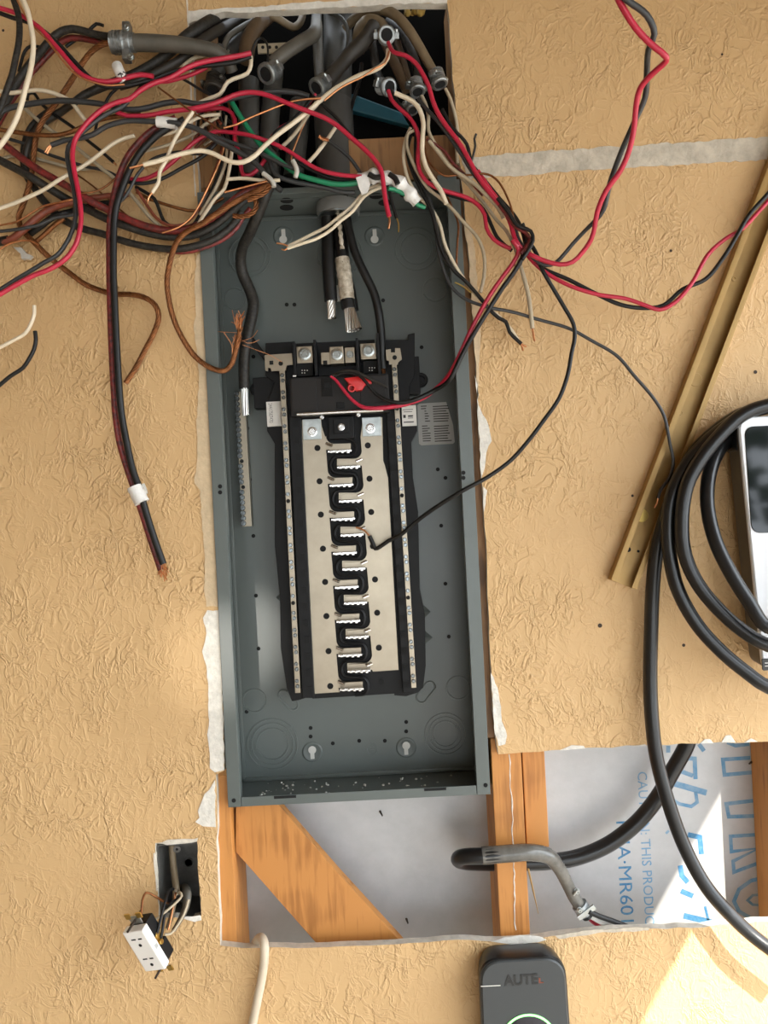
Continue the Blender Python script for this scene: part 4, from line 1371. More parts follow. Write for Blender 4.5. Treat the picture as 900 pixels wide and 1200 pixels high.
# arcs running to the panel's corner
wire('red_wire', 'thick mottled red cable sagging across the nest to the panel', [(-12, 158), (3, 168), (25, 185), (50, 202), (80, 219), (107, 236), (127, 246), (150, 257), (165, 263), (183, 268), (203, 270.5), (223, 267), (240, 260), (257, 249), (272, 236), (288, 225), (305, 219), (318, 215)], 4.0, 'red_old', (0.034, 0.03))
wire('black_wire', 'thick black cable sagging just under the mottled red one', [(-12, 181), (0, 188), (25, 201), (50, 216), (78, 233), (100, 244), (120, 254), (142, 263), (170, 272), (195, 277), (220, 277), (237, 272), (253, 263), (270, 249), (285, 236), (300, 226), (318, 214)], 4.3, 'black_old', (0.03, 0.024))
wire('brown_wire', 'brown wire bridging from the black knot to the panel edge', [(160, 225), (175, 233), (192, 239), (213, 245), (228, 247), (245, 241), (262, 232)], 1.8, 'copper_old', 0.026)
wire('black_wire', 'short black wire drooping into the cable sag', [(159, 219), (170, 225), (181, 233), (187, 247), (192, 259), (202, 266)], 1.9, 'black', 0.03)
wire('brown_wire', 'dark brown wire following the sag then climbing at the stud', [(160, 222), (172, 240), (183, 255), (195, 263), (213, 263.5), (226, 254), (236, 236), (247, 212), (256, 190), (261, 172)], 1.6, 'redbrown', 0.036)
wire('copper_wire', 'thin bright copper wire climbing past the wooden stud', [(190, 273), (210, 266), (223, 256), (233, 241), (243, 221), (252, 202), (260, 182), (264, 165)], 1.1, 'copper', 0.044)
wire('white_wire', 'cream wire dropping past the stud, outer of two', [(272, 172), (270, 190), (267, 207), (263, 221), (252, 233), (243, 246), (235, 258), (231, 266)], 2.0, 'white', 0.036)
wire('white_wire', 'cream wire dropping past the stud, inner of two', [(266, 172), (264.5, 190), (258, 209), (252, 222), (243, 237), (234, 252)], 1.9, 'beige', 0.03)
wire('black_wire', 'black wire dropping past the stud beside the cream pair', [(262, 172), (260, 192), (255, 208), (247, 226), (237, 248), (228, 262), (222, 268)], 2.2, 'black', 0.028)
# mid layer
wire('white_wire', 'long cream wire rising from the picture edge to a cut end', [(-10, 248), (0, 244), (17, 238), (33, 231), (50, 223), (72, 209), (88, 200), (103, 191), (120, 178), (133, 168), (146, 162), (158, 159)], 2.2, 'white', 0.04)
wire('white_wire', 'cream wire waving along under the upper black pair', [(-10, 106), (0, 107), (12, 109), (28, 107), (42, 105.5), (55, 107), (70, 112), (83, 119), (93, 132), (101, 143)], 2.3, 'white', 0.045)
wire('grey_wire', 'thick dark grey wire arching across the whole nest', [(-8, 142), (0, 133), (5, 129), (17, 125), (33, 122), (55, 119), (73, 118), (93, 119), (113, 121), (130, 124), (150, 128.5), (170, 127), (193, 121), (213, 119), (232, 122), (250, 120), (275, 114.5), (300, 110), (325, 107), (348, 109), (362, 113)], 3.0, 'grey_wire', (0.05, 0.05))
wire('red_wire', 'red wire dipping behind the white-taped wire then down to the panel', [(136, 131), (150, 136), (166, 136), (182, 134), (196, 131), (213, 129), (228, 127), (245, 123), (260, 118), (273, 112), (288, 108.5), (300, 108.5), (315, 112), (330, 118), (347, 125), (365, 132), (380, 138), (395, 147), (410, 160), (425, 173), (437, 185), (446, 198), (449, 213), (450.5, 227), (453, 241), (456, 254)], 2.6, 'red', [0.055, 0.05][0], [(456, 254), (456.5, 260), (455, 268)])
wire('black_wire', 'black wire shadowing the red wire down to the panel top', [(366, 112), (379, 124), (395, 139), (412, 160), (428, 174), (443, 193), (450, 206), (455, 220), (460, 240), (465, 256)], 1.8, 'black', 0.045, [(465, 256), (467, 262), (467, 272)], 'brass')
wire('red_wire', 'red wire turning down in a small loop under the nest', [(230, 130), (245, 128), (262, 127), (272, 133), (276, 147), (275, 163), (281, 183), (285, 205), (294, 205), (304, 196), (312, 185)], 2.3, 'red', 0.026)
wire('red_wire', 'long red wire crossing from the wall to the white tape', [(148, 209), (165, 210.5), (183, 204), (200, 192), (215, 178), (227, 167), (240, 159), (253, 154.5), (270, 155), (290, 158), (310, 164), (327, 171), (343, 180), (358, 190), (370, 197), (384, 202), (400, 205), (416, 206.5), (424, 207)], 2.3, 'red', (0.03, 0.05))
wire('green_wire', 'green wire slanting down through the nest to the white tape', [(270, 117), (274, 124), (282, 137), (292, 152), (303, 167), (313, 177), (327, 188), (342, 200), (353, 206), (370, 211), (387, 215), (402, 216), (420, 214), (430, 211)], 2.9, 'green', 0.04)
wire('black_wire', 'black wire lying just above the green wire at the tape', [(345, 188), (360, 197), (375, 204), (392, 210), (410, 211), (424, 210)], 2.2, 'black', 0.036)
wire('grey_wire', 'glossy grey wire running under the green wire to the tape', [(300, 176), (315, 187), (322, 204), (340, 212), (360, 216), (380, 220), (400, 225), (416, 226)], 2.6, 'grey_wire', 0.034)
wire('grey_wire', 'dark grey wire forking off the white-taped wire', [(236, 154), (258, 162), (280, 170), (300, 177), (318, 186), (334, 194), (352, 200)], 2.2, 'grey_wire', 0.05)
wire('grey_wire', 'thick grey wire with white tape and bare copper end', [(330, 224), (321, 216), (313, 207), (303, 195), (287, 183), (270, 173), (253, 164), (237, 154), (215, 146), (196, 143), (170, 142), (150, 141.5), (125, 148), (108, 158), (93, 162), (78, 164), (60, 170)], 2.9, 'grey_wire', 0.06, [[(60, 170), (56, 174), (53, 179)], [(60, 171), (57, 176), (55, 180)]])
wrap('white tape flag wrapped on the thick grey wire', [(184, 142.5), (207, 145)], 6.4, 'tape', 0.060)
wire('copper_wire', 'thin bright copper wire crossing in front of the green wire', [(376, 115), (362, 116), (347, 118), (330, 123), (310, 131), (293, 138), (277, 146), (262, 150)], 1.2, 'copper', 0.055)
wire('copper_wire', 'thin rusty copper wire crossing the pink wires diagonally', [(185, 102), (203, 115), (223, 130), (240, 140), (258, 152)], 1.0, 'copper_old', 0.066)
wire('white_wire', 'stiff cream wire swooping across the nest to the front clamp', [(455, 58), (454, 68), (446, 78), (434, 84), (420, 89), (405, 97), (390, 106), (375, 118), (358, 133), (340, 147), (325, 158), (310, 171), (298, 183), (285, 190), (272, 190), (260, 185), (250, 180), (236, 176.5), (220, 178.5), (203, 183), (187, 188), (168, 193)], 2.6, 'white', (0.04, 0.075), [(168, 193), (160, 195), (152, 197)])
wire('copper_wire', 'bare copper wire laid along the swooping cream wire', [(456, 60), (451, 74), (440, 80), (425, 90), (410, 97), (396, 105), (380, 118)], 1.1, 'copper', (0.046, 0.056))
wire('white_wire', 'cream wire dropping to a bent copper tip over the wall', [(226, 131), (221, 138), (213, 150), (203, 167), (195, 187), (187, 202), (186, 213), (182, 220), (178, 226)], 2.1, 'white', 0.07, [(178, 226), (174, 232), (173, 239)])
wire('beige_wire', 'beige wire sloping up behind the dropping cream wire', [(170, 177), (190, 172), (210, 165), (227, 157), (240, 146), (256, 137)], 1.8, 'beige', 0.03)
wire('beige_wire', 'short beige wire arcing beside the white tape flag', [(190, 158), (208, 153), (224, 142), (238, 136), (258, 134)], 1.9, 'white', 0.034)
wire('black_wire', 'black wire curving under the swooping cream wire', [(146, 212), (162, 215), (178, 213.5), (195, 207), (213, 197), (230, 188), (244, 178), (254, 167), (262, 160)], 2.1, 'black', 0.04)
wire('black_wire', 'black wire arching low over the swooping cream wire', [(172, 192), (180, 186), (195, 181), (213, 178), (232, 180), (247, 172), (256, 164)], 1.9, 'black', 0.034)
wire('grey_wire', 'short grey wire crossing the thick hanging pair', [(168, 196), (160, 206), (154, 218), (147, 230), (141, 236)], 1.7, 'grey_wire', 0.05)
wire('copper_wire', 'thin copper wire curving beneath the hanging red cable', [(90, 226), (104, 226), (120, 221), (133, 211), (142, 202)], 1.2, 'copper_old', 0.036)
wire('copper_wire', 'hair-thin copper wire lying diagonally on the wall', [(88, 203), (105, 215), (122, 229), (138, 243), (158, 260)], 0.9, 'copper_old', 0.012)
# short cut ends tangled beside the stud
rt = random.Random(11)
for k_ in range(14):
    x0_, y0_ = 252 + rt.uniform(-8, 14), 118 + rt.uniform(-6, 22)
    x1_, y1_ = x0_ + rt.uniform(-26, 22), y0_ + rt.uniform(25, 70)
    mx_, my_ = (x0_ + x1_) / 2 + rt.uniform(-12, 12), (y0_ + y1_) / 2 + rt.uniform(-8, 8)
    nm_, mt_ = rt.choice((('brown_wire', 'copper_old'), ('brown_wire', 'sheath_dark'), ('black_wire', 'black'), ('beige_wire', 'beige'), ('brown_wire', 'redbrown')))
    wire(nm_, 'short dull wire end tangled beside the brown stud', [(x0_, y0_), (mx_, my_), (x1_, y1_)], rt.uniform(1.0, 1.9), mt_, (rt.uniform(0.0, 0.02), rt.uniform(0.01, 0.03)), group='short wire ends tangled beside the stud')
# front layer
wire('red_wire', 'red wire slanting in from the upper edge to the clamp label', [(-10, 7), (0, 9.5), (12, 13), (25, 18), (38, 26), (50, 36), (62, 50), (75, 65), (85, 77), (97, 88), (115, 95), (130, 95.5), (148, 91), (165, 87.5), (180, 89.5)], 2.6, 'red', (0.09, 0.06))
wire('black_wire', 'black wire paired with the upper red wire up to a clamp', [(-10, 12), (0, 15.5), (15, 21), (30, 25), (45, 32), (58, 42), (70, 53), (80, 64), (90, 75), (103, 89), (120, 101), (137, 102), (152, 100), (178, 93.5), (200, 85), (225, 79), (250, 76), (275, 73), (294, 66)], 2.4, 'black', (0.084, 0.05))
wire('copper_wire', 'fine copper wire following the upper red wire', [(20, 0), (25, 10), (32, 22), (42, 34), (55, 47), (65, 60), (75, 73), (85, 84), (97, 92), (110, 96.5), (125, 100), (146, 99)], 1.0, 'copper', (0.1, 0.07))
wire('black_wire', 'speckled black cable hanging at the very left top', [(14, -12), (16, 0), (21, 15), (23, 30), (22, 50), (18, 70), (14, 88), (8, 105), (2, 122), (-6, 140)], 3.4, 'black_old', 0.095)
wire('white_wire', 'thick cream wire hanging at the left top', [(24, -10), (27, 0), (32, 12), (36, 30), (39, 50), (38, 68), (35, 85), (30, 103), (26, 119), (18, 142), (8, 160), (-6, 178)], 2.9, 'white', 0.105)
wire('red_wire', 'long red wire looping down the wall off the left edge', [(294, 62), (286, 64), (270, 67), (252, 70), (237, 73), (220, 79), (200, 91), (178, 98.5), (163, 107), (152, 116), (140, 119), (125, 125), (110, 136), (97, 150), (88, 164), (85, 181), (87, 200), (91, 220), (94, 240), (95, 256), (93, 272), (89, 286), (81, 299), (71, 308), (57, 316), (40, 322.5), (15, 336), (-2, 346), (-14, 352)], 2.7, 'red', (0.05, 0.085))
wire('black_wire', 'black wire beside the long looping red wire', [(150, 119), (142, 126), (128, 132), (115, 140), (100, 152), (88, 163), (80, 172), (79, 186), (82, 202), (86, 220), (88.5, 240), (88, 258), (84, 272), (77, 286), (67, 299), (53, 307), (35, 318), (15, 330), (-2, 341), (-14, 348)], 2.5, 'grey_wire', (0.06, 0.078))
wire('red_wire', 'red wire tucked between the pink wires above the tape flag', [(176, 91), (190, 96), (210, 92), (228, 86), (242, 79)], 2.2, 'red', 0.04)
wire('black_wire', 'slim black wire angled down to the blackened clamp', [(208, 89), (222, 97), (238, 107), (258, 117)], 1.5, 'black', 0.04)
wire('black_wire', 'black wire dropping behind the upper pair to the braid', [(138, 103), (130, 110), (124, 120), (118, 134), (113, 146), (112, 153)], 1.7, 'black', 0.03)
wire('black_wire', 'black wire rising from the nest between the two pink wires', [(148, 120), (160, 108), (170, 97), (180, 91)], 2.0, 'black', 0.056)
tg = MB()
pp, _ = spline([P(137, 77, 0.062), P(141, 86, 0.066), P(146, 95, 0.062)], 1, 0.003)
tg.tube(pp, S(6.2, 0.06), 12)
tg = tag(tg.build('wire_tag', M['tape'], smooth=True, angle=50), 'white numbered tag tube on the upper pair near the big clamp', 'tag')
b = MB()
for lp in ([(138, 88), (141, 86), (144, 87)], [(141, 85), (143, 91)], [(144, 84), (148, 86), (147, 90)]):
    pp = [P(x, y, 0.0728) for x, y in lp]
    b.tube(pp, S(0.7), 4)
b.build('tag_mark', M['ink'], tg)
wire('white_wire', 'cream wire stepping down from the tan cable clamp', [(294, 66), (294, 76), (290, 86), (278, 91), (267, 96), (258, 110), (246, 115), (233, 121)], 2.2, 'white', 0.042)
wire('white_wire', 'short cream wire above the lower pink wire', [(212, 80), (220, 73), (230, 67), (243, 64), (252, 62)], 2.2, 'beige', 0.036)
wire('black_wire', 'thin black wire looped over the tan cable clamp', [(294, 64), (297, 54), (302, 46), (308, 45), (313, 52), (314, 62), (314, 72)], 1.2, 'black', 0.045)
wire('copper_wire', 'short copper wire dropping behind the conduit coupling', [(361, 136), (354, 150), (348, 165), (343, 178), (341, 187)], 1.0, 'copper', 0.03)
wire('white_wire', 'cut cream wire in front of the coupling', [(394, 148), (388, 157), (381, 167), (370, 181), (358, 194)], 2.2, 'white', 0.032)
o = strands('copper_knot', 'small copper twist knotted on the cut cream wire', [(374, 160), (379, 163), (385, 164)], 1.6, 0.9, 4, 0.01, 'copper', 0.036)
wire('black_wire', 'black wire leaving the copper twist toward the tape', [(384, 164), (396, 173), (409, 184), (418, 196), (424, 206)], 2.0, 'grey_wire', 0.034)
wire('white_wire', 'cream wire end lying level above the panel corner', [(266, 210), (287, 209), (303, 211), (315, 212), (328, 211)], 2.0, 'white', 0.04)
wire('copper_wire', 'pinkish bare wire end just under the level cream wire', [(318, 211), (297, 216.5), (280, 221), (263, 225.5)], 1.2, 'copper', 0.048)
wire('white_wire', 'cream wire ending among cut ends beside the green wire', [(372, 122), (362, 133), (352, 148), (340, 163), (328, 174)], 2.1, 'beige', 0.03)
wire('red_wire', 'short red wire running up to the conduit clamp', [(370, 110), (358, 126), (345, 140), (328, 150), (318, 160)], 1.7, 'red', 0.026)
wire('black_wire', 'black wire running up to the conduit clamp', [(368, 112), (350, 134), (336, 146), (322, 156), (317, 168), (326, 178)], 2.0, 'black', 0.03)
for lab, pts in (('clear tie around the green wire bundle', [(343, 188), (346, 194), (348, 201), (346, 208)]), ('clear tie at the end of the grey wires', [(308, 203), (315, 208), (320, 214), (321, 219)])):
    wire('cable_tie', lab, pts, 2.6, 'clear', 0.062, cat='cable tie')
strands('copper_loop', 'copper strap looped round the cables at the panel corner', [(273, 253), (283, 254), (294, 251), (300, 243), (299, 234), (294, 231)], 1.8, 1.2, 4, 0.03, 'copper_old', 0.05)
strands('copper_loop', 'copper wire bent over the black cable at the panel top', [(290, 235), (300, 231), (310, 226), (317, 217)], 1.8, 1.2, 4, 0.03, 'copper_old', 0.052)
ob = strands('copper_braid', 'orange copper braid hanging beside the panel with frayed end', [(318, 214, 0.036), (308, 220, 0.044), (290, 229, 0.048), (270, 240, 0.05), (255, 250, 0.05), (237, 262, 0.048), (218, 272, 0.044), (207, 284, 0.04), (201, 300, 0.034), (196, 326, 0.03), (197.5, 349, 0.026), (204, 375, 0.022), (216, 400, 0.018), (231, 420, 0.014), (249, 432, 0.012), (263, 434.5, 0.010), (271, 427, 0.006), (276, 412, 0.003), (280, 395, 0.002), (282, 380, 0.002)], 2.0, 1.3, 7, 0.04, 'copper_old', 0.03, fray=1)
frays('frayed_strands', ob, (280, 385), 26, 17, (0.02, -1.0), 'copper', 0.55, 0.28, 0.0)
frays('frayed_strands', ob, (275, 415), 14, 26, (0.15, -1.0), 'copper', 0.5, 0.18, -0.002)
for (lp) in ([(283, 398), (290, 402), (298, 401), (304, 398)], [(283, 400), (296, 395), (302, 387)], [(284, 404), (300, 410), (316, 416), (330, 424)], [(281, 390), (260, 389), (240, 387)]):
    pp, _ = spline([P(x, y, -0.004) for x, y in lp], 1, 0.004)
    MB().tube(pp, S(0.42), 4).build('loose_strand', M['copper'], ob)

# the heavy hanging pair with white tape
o = wire('red_wire', 'heavy mottled red cable hanging down the wall, of the taped pair', [(206, 138), (190, 146), (175, 155.5), (162, 168), (150, 183), (142, 200), (136, 219), (131, 242), (128.5, 266), (128, 300), (129, 353), (130, 389), (131.5, 424), (133.5, 460), (135, 484), (140, 518), (148, 546), (156, 570), (167, 603), (178, 637), (188.5, 668)], 3.6, 'red_old', (0.05, 0.03))
frays('bare_end', o, (189, 668), 7, 13, (0.15, 0.85), 'copper', 0.7, 0.2, 0.028)
o = wire('black_wire', 'heavy black cable hanging down the wall, of the taped pair', [(216, 140), (199, 149), (185, 158), (172, 170), (160, 185), (152, 199), (146, 213), (140, 229), (135.5, 246), (133.5, 266), (133, 292), (133, 322), (134, 346), (136.5, 400), (139, 445), (142, 481), (147.5, 514), (155.5, 550), (163.5, 573), (172.5, 605), (180.5, 630), (191.5, 661)], 3.9, 'black', (0.06, 0.036))
frays('bare_end', o, (192, 661), 8, 15, (0.1, 0.9), 'copper', 0.7, 0.22, 0.034)
wrap('white tape band near the end of the heavy hanging pair', [(157.5, 570), (161.5, 579), (166.5, 589)], 8.8, 'tape', 0.040)
wrap('clear tape lump beside the white tape band', [(166, 568), (169, 574), (170, 579)], 3.4, 'clear', 0.03)
# cut ends at the far left
wire('white_wire', 'white wire stub curving up from the left edge', [(-14, 414), (0, 407), (15, 399), (29, 391), (36, 380), (40, 368), (40, 358)], 2.1, 'white', 0.045)
wire('black_wire', 'black wire stub curving up from the left edge', [(-14, 462), (0, 451), (12, 441), (27, 431), (34, 421), (40, 409), (42, 398), (41, 388)], 2.3, 'black', 0.03)

# ---- heavy feeders inside the panel
o = wire('ground_cable', 'heavy black cable dropping to the ground bar with stripped end', [(320, 208, 0.03), (313, 223, 0.026), (307, 239, 0.02), (300, 256, 0.01), (292, 274, -0.01), (285, 288, -0.03), (282, 303, -0.045), (284, 320, -0.055), (292, 338, -0.06), (297, 355, -0.06), (294, 375, -0.058), (289, 398, -0.055), (286, 424, -0.055), (286, 456, -0.058)], [6.2, 6.5, 6.5, 6.4, 6.2, 6, 6, 6.2, 6.2, 6.2, 6.2, 6.2, 6, 5.6], 'black_old', 0.0)
strands('stripped_end', None, [(286.5, 455), (287, 470), (288.5, 487)], 3.3, 1.5, 8, 0.4, 'al_wire', -0.056, parent=o)
o = wire('feeder_cable', 'heavy black feeder cable with bright stranded end in the panel', [(384, 205, -0.055), (384, 240, -0.055), (384, 270, -0.05), (384.5, 300, -0.046), (386, 330, -0.044), (388, 353, -0.044)], 7.2, 'black', 0.0, cat='cable')
strands('stripped_end', None, [(388, 350), (388.5, 362), (389, 373)], 4.2, 1.5, 9, 0.07, 'al_wire', -0.044, parent=o)
o = wire('feeder_cable', 'heavy feeder cable wrapped in dirty white tape with splayed strands', [(398, 205, -0.055), (398, 245, -0.052), (400, 285, -0.046), (401, 300, -0.045), (403, 320, -0.044), (406, 345, -0.044), (409, 362, -0.044)], 7.6, 'black', 0.0, cat='cable')
strands('stripped_end', None, [(408.5, 358), (411, 370), (415, 387)], 5.6, 1.5, 14, 0.3, 'al_wire', -0.044, parent=o, spread=(0.85, 1.55))
b = MB()
pp, _ = spline([P(401, 303, -0.045), P(403.5, 322, -0.044), (P(406, 343, -0.044)), P(407, 351, -0.044)], 1, 0.003)
b.tube(pp, [S(9.0 + 0.3 * math.sin(i * 1.7)) for i in range(len(pp))], 14)
b.build('tape_sleeve', M['tape_dirty'], o, smooth=True, angle=50)
pp, _ = spline([P(394, 236, -0.043), P(397, 255, -0.040), P(399, 275, -0.036), P(401, 292, -0.036)], 1, 0.003)
MB().tube(pp, [S(1.6 + 1.6 * abs(math.sin(i * 0.9))) for i in range(len(pp))], 6).build('tape_scrap', M['tape_dirty'], o)
MB().pbox(391, 344, 20, 19, -0.058, -0.0585).build('tape_flag', M['label'], o)
wire('feeder_cable', 'black cable curving from the conduit to the neutral lug', [(404, 215, -0.05), (405, 245, -0.046), (409, 270, -0.04), (417, 298, -0.036), (428, 322, -0.036), (438, 343, -0.038), (444, 367, -0.04), (446.5, 390, -0.044), (447.5, 412, -0.046), (449, 432, -0.05)], 4.6, 'black', 0.0, [(449, 432), (450, 440)], cat='cable')
wire('feeder_cable', 'black cable half hidden between the conduit feeders', [(392, 205, -0.062), (393, 240, -0.062), (396, 280, -0.060), (403, 310, -0.058), (411, 335, -0.056), (414, 352, -0.056), (416, 364, -0.056)], 4.2, 'black', 0.0, cat='cable')

# ---- right-hand bundle
wire('white_wire', 'white wire of the pair leaving the tape to a copper tip, upper', [(446, 216), (434, 220), (424, 228), (411, 243), (395, 256), (381, 267), (369, 273), (355, 280), (338, 288.5)], 1.9, 'white', (0.03, 0.02), [[(338, 288.5), (331, 286), (324, 285)], [(338, 289), (334, 293), (330, 292)]])
wire('white_wire', 'white wire of the pair leaving the tape to a copper tip, lower', [(452, 218), (438, 223), (427, 230), (413, 248), (399, 259), (387, 270), (370, 280), (355, 285), (337, 291)], 1.9, 'white', (0.034, 0.022))
# white tape round the bundle
tp = empty('tape_bundle', P(455, 215, 0.04))
tag(tp, 'crumpled white tape wound round wires above the panel', 'tape')
pp, _ = spline([P(420, 214, 0.04), P(432, 207, 0.042), (P(448, 208, 0.044)), P(462, 211, 0.044), P(474, 220, 0.042), P(484, 232, 0.038), P(489, 238, 0.036)], 1, 0.003)
MB().tube(pp, [S(7.2 + 1.6 * math.sin(i * 1.1) + random.uniform(-.5, .5)) for i in range(len(pp))], 10).build('tape_roll', M['tape'], tp, smooth=True, angle=35)
MB().prism(xz(jag([(417, 209), (429, 205), (434, 216), (431, 226), (424, 229), (420, 219)], 0.6, 4), 0.05), -0.0525, -0.0500).build('tape_flap', M['tape'], tp)
for lp in ([(432, 204), (440, 208), (450, 206)], [(456, 204), (463, 209), (466, 216)]):
    pp, _ = spline([P(x, y, 0.053) for x, y in lp], 1, 0.003)
    MB().tube(pp, S(3.2), 7).build('wire_section', M['black'], tp)
wire('green_wire', 'short green wire emerging below the white tape', [(455, 221), (462, 222), (474, 228), (484, 236), (491, 241), (498, 243)], 2.4, 'green', (0.046, 0.03))

wire('white_wire', 'white wire joining the black one to a bare twisted tip', [(481, 150), (476, 162), (473, 178), (474, 194), (478, 209), (490, 230), (505, 244), (515, 262), (522, 288), (537, 317), (551, 337), (566, 354), (578, 365), (590, 376), (601, 389), (609, 402)], 1.9, 'white', (0.02, 0.02))
wire('black_wire', 'black wire twisted with a white one to a bare tip', [(484, 152), (479, 166), (478, 182), (483, 200), (495, 226), (506, 249), (512, 274), (520, 298), (532, 317), (545, 329), (562, 348), (574, 363), (585, 373), (593, 377), (597, 389), (611, 403)], 2.1, 'black', (0.026, 0.02), [[(611, 403), (614, 405), (617, 406)], [(610, 402), (612, 407), (613, 411)]])
wire('white_wire', 'white wire bowing out over the wall to a cut end', [(485, 153), (478, 157), (476.5, 170), (482, 187), (490, 203), (500, 219), (517, 233), (530, 245), (543, 260), (557, 275), (565, 290), (568, 307), (567, 325), (563, 343)], 1.9, 'beige', (0.03, 0.03))
wire('grey_wire', 'thin grey wire wandering down to the gold channel', [(487, 200), (497, 220), (505, 240), (510, 262), (513, 290), (520, 317), (529, 336), (545, 350), (572, 360), (600, 365.5), (633, 375), (667, 385), (693, 399), (723, 417), (743, 440), (766, 467), (778, 487), (785, 520), (789, 543), (784, 561), (774, 574), (771, 584)], 1.9, 'grey_wire', (0.02, 0.03), [(771, 584), (770, 590), (767, 595)])
wire('white_wire', 'bright white wire from the middle clamp to the panel ear', [(463, 109), (472, 113), (484, 119), (492, 129), (496, 144), (495, 163), (495, 180), (500, 197), (509, 212), (518, 226), (523, 239)], 2.6, 'white', 0.046)
wire('copper_wire', 'copper ground wire curling below the bright white wire', [(497, 150), (498, 173), (503, 190), (512, 200), (521, 206), (537, 205), (553, 205), (566, 203.5), (576, 206), (585, 214), (593, 228), (599, 243), (603, 264), (607, 278), (608, 290)], 1.2, 'copper_old', (0.036, 0.05))
wire('red_wire', 'red wire from the middle clamp twisting down beside the panel', [(455, 106), (459, 117), (468, 127), (480, 138), (488, 151), (491, 167), (489.5, 187), (493, 203), (503, 215), (518, 222.5), (533, 227), (548, 232), (560, 240), (568, 252), (570, 267), (578, 280), (590, 288), (599, 291)], 2.3, 'red', (0.03, 0.04))
wire('black_wire', 'black wire twisting with the middle clamp\'s red wire', [(459, 106), (466, 120), (478, 134), (487, 152), (487, 176), (490, 200), (504, 220), (525, 228), (543, 233), (557, 237), (567, 246), (575, 262), (582, 277), (590, 286), (600, 294)], 2.1, 'black', (0.026, 0.036))
wire('white_wire', 'long white wire running down the bundle to a copper tip', [(494, 112), (499, 123), (502, 135), (502, 153), (510, 169), (520, 185), (531, 199), (545, 212), (558, 227), (570, 242), (582, 258), (593, 270), (601, 285), (607, 302), (613, 322), (619, 345), (622, 367), (624, 385)], [2, 2, 2, 2, 2, 2, 2, 2, 2, 2, 2, 2, 2, 2, 2.3, 2.4, 2.4, 2.4], 'beige', (0.034, 0.03), [(624, 385), (625, 392), (626.5, 400)])
wire('white_wire', 'second pale wire in the bundle beside the panel ear', [(503, 165), (515, 180), (528, 196), (545, 208), (558, 217), (572, 231), (584, 244), (590, 256)], 2.1, 'beige', 0.044)
wire('red_wire', 'dark red wire half hidden in the right-hand bundle', [(500, 163), (520, 176), (530, 190), (543, 203), (556, 218), (566, 229)], 1.6, 'red_old', 0.04)
wire('white_wire', 'straight pale wire dropping from the edge clamp', [(522, 104), (527, 114), (533, 134), (536, 154), (535, 171), (536, 192)], 1.9, 'beige', 0.026)
wire('brown_wire', 'tiny curled brown wire end above the plaster strip', [(551, 196), (554, 184), (557, 171), (556, 163), (558, 157)], 1.3, 'sheath_dark', 0.03)
wire('black_wire', 'black wire hooking over the edge stud', [(518, 128), (530, 150), (540, 160), (547, 169), (550, 180), (552, 192)], 2.0, 'black', 0.03)
# long pair over the upper right
wire('red_wire', 'long red wire sweeping up toward the top edge', [(455, 50, 0.036), (461, 61, 0.045), (475, 65, 0.05), (487, 74, 0.05), (496, 88, 0.05), (503, 103, 0.05), (507, 118, 0.05), (513, 132, 0.05), (522, 146, 0.05), (531, 158, 0.05), (541, 172, 0.05), (550, 188, 0.05), (559, 205, 0.05), (571, 222, 0.05), (584, 238, 0.05), (593, 250, 0.05), (599, 264, 0.05), (603, 279, 0.05), (612, 292, 0.052), (627, 301, 0.054), (643, 307, 0.057), (657, 310, 0.06), (671, 307, 0.065), (683, 295, 0.07), (693, 280, 0.08), (697, 265, 0.09), (700, 248, 0.1), (710, 224, 0.115), (727, 200, 0.13), (737, 177, 0.145), (743, 150, 0.16), (745, 127, 0.175), (750, 104, 0.19), (764, 87, 0.205), (781, 71, 0.22), (780, 66, 0.225), (761, 50, 0.23), (743, 30, 0.24), (726, 2, 0.25), (718, -15, 0.255)], [2.2, 2.3, 2.4, 2.4, 2.4, 2.4, 2.5, 2.5, 2.5, 2.5, 2.5, 2.5, 2.5, 2.5, 2.5, 2.5, 2.5, 2.5, 2.5, 2.5, 2.5, 2.5, 2.5, 2.6, 2.6, 2.7, 2.8, 2.9, 3, 3, 3.1, 3.1, 3.2, 3.2, 3.2, 3.2, 3.4, 3.5, 3.6, 3.6], 'red', 0.0)
wire('black_wire', 'long black wire twisted with the red one toward the top edge', [(490, 116, 0.03), (500, 128, 0.035), (512, 141, 0.04), (525, 158, 0.042), (540, 180, 0.044), (553, 201, 0.044), (567, 219, 0.044), (581, 233, 0.044), (593, 246, 0.044), (603, 263, 0.046), (606, 277, 0.05), (614, 290, 0.06), (627, 304, 0.062), (640, 311, 0.062), (651, 308, 0.063), (661, 298, 0.066), (671, 286, 0.07), (686, 270, 0.08), (698, 258, 0.092), (707, 246, 0.104), (715, 214, 0.12), (728, 178, 0.138), (743, 144, 0.156), (756, 114, 0.175), (758, 84, 0.2), (760, 58, 0.222), (767, 40, 0.235), (758, 18, 0.245), (736, 1, 0.25), (722, -12, 0.255)], [2.2] * 14 + [2.3] * 4 + [2.6, 2.8, 3, 3, 3.1, 3.2, 3.2, 3.3, 3.4, 3.5, 3.5, 3.5], 'grey_wire', 0.0)
wire('red_wire', 'red wire swagging across to the gold channel', [(560, 200), (573, 220), (588, 240), (600, 258), (606, 276), (614, 293), (630, 312), (650, 326), (673, 337), (700, 345), (733, 350), (757, 358), (773, 363), (790, 355), (810, 333), (830, 298), (850, 280), (870, 268), (887, 250), (905, 230), (920, 212)], 2.3, 'red', (0.036, 0.07))
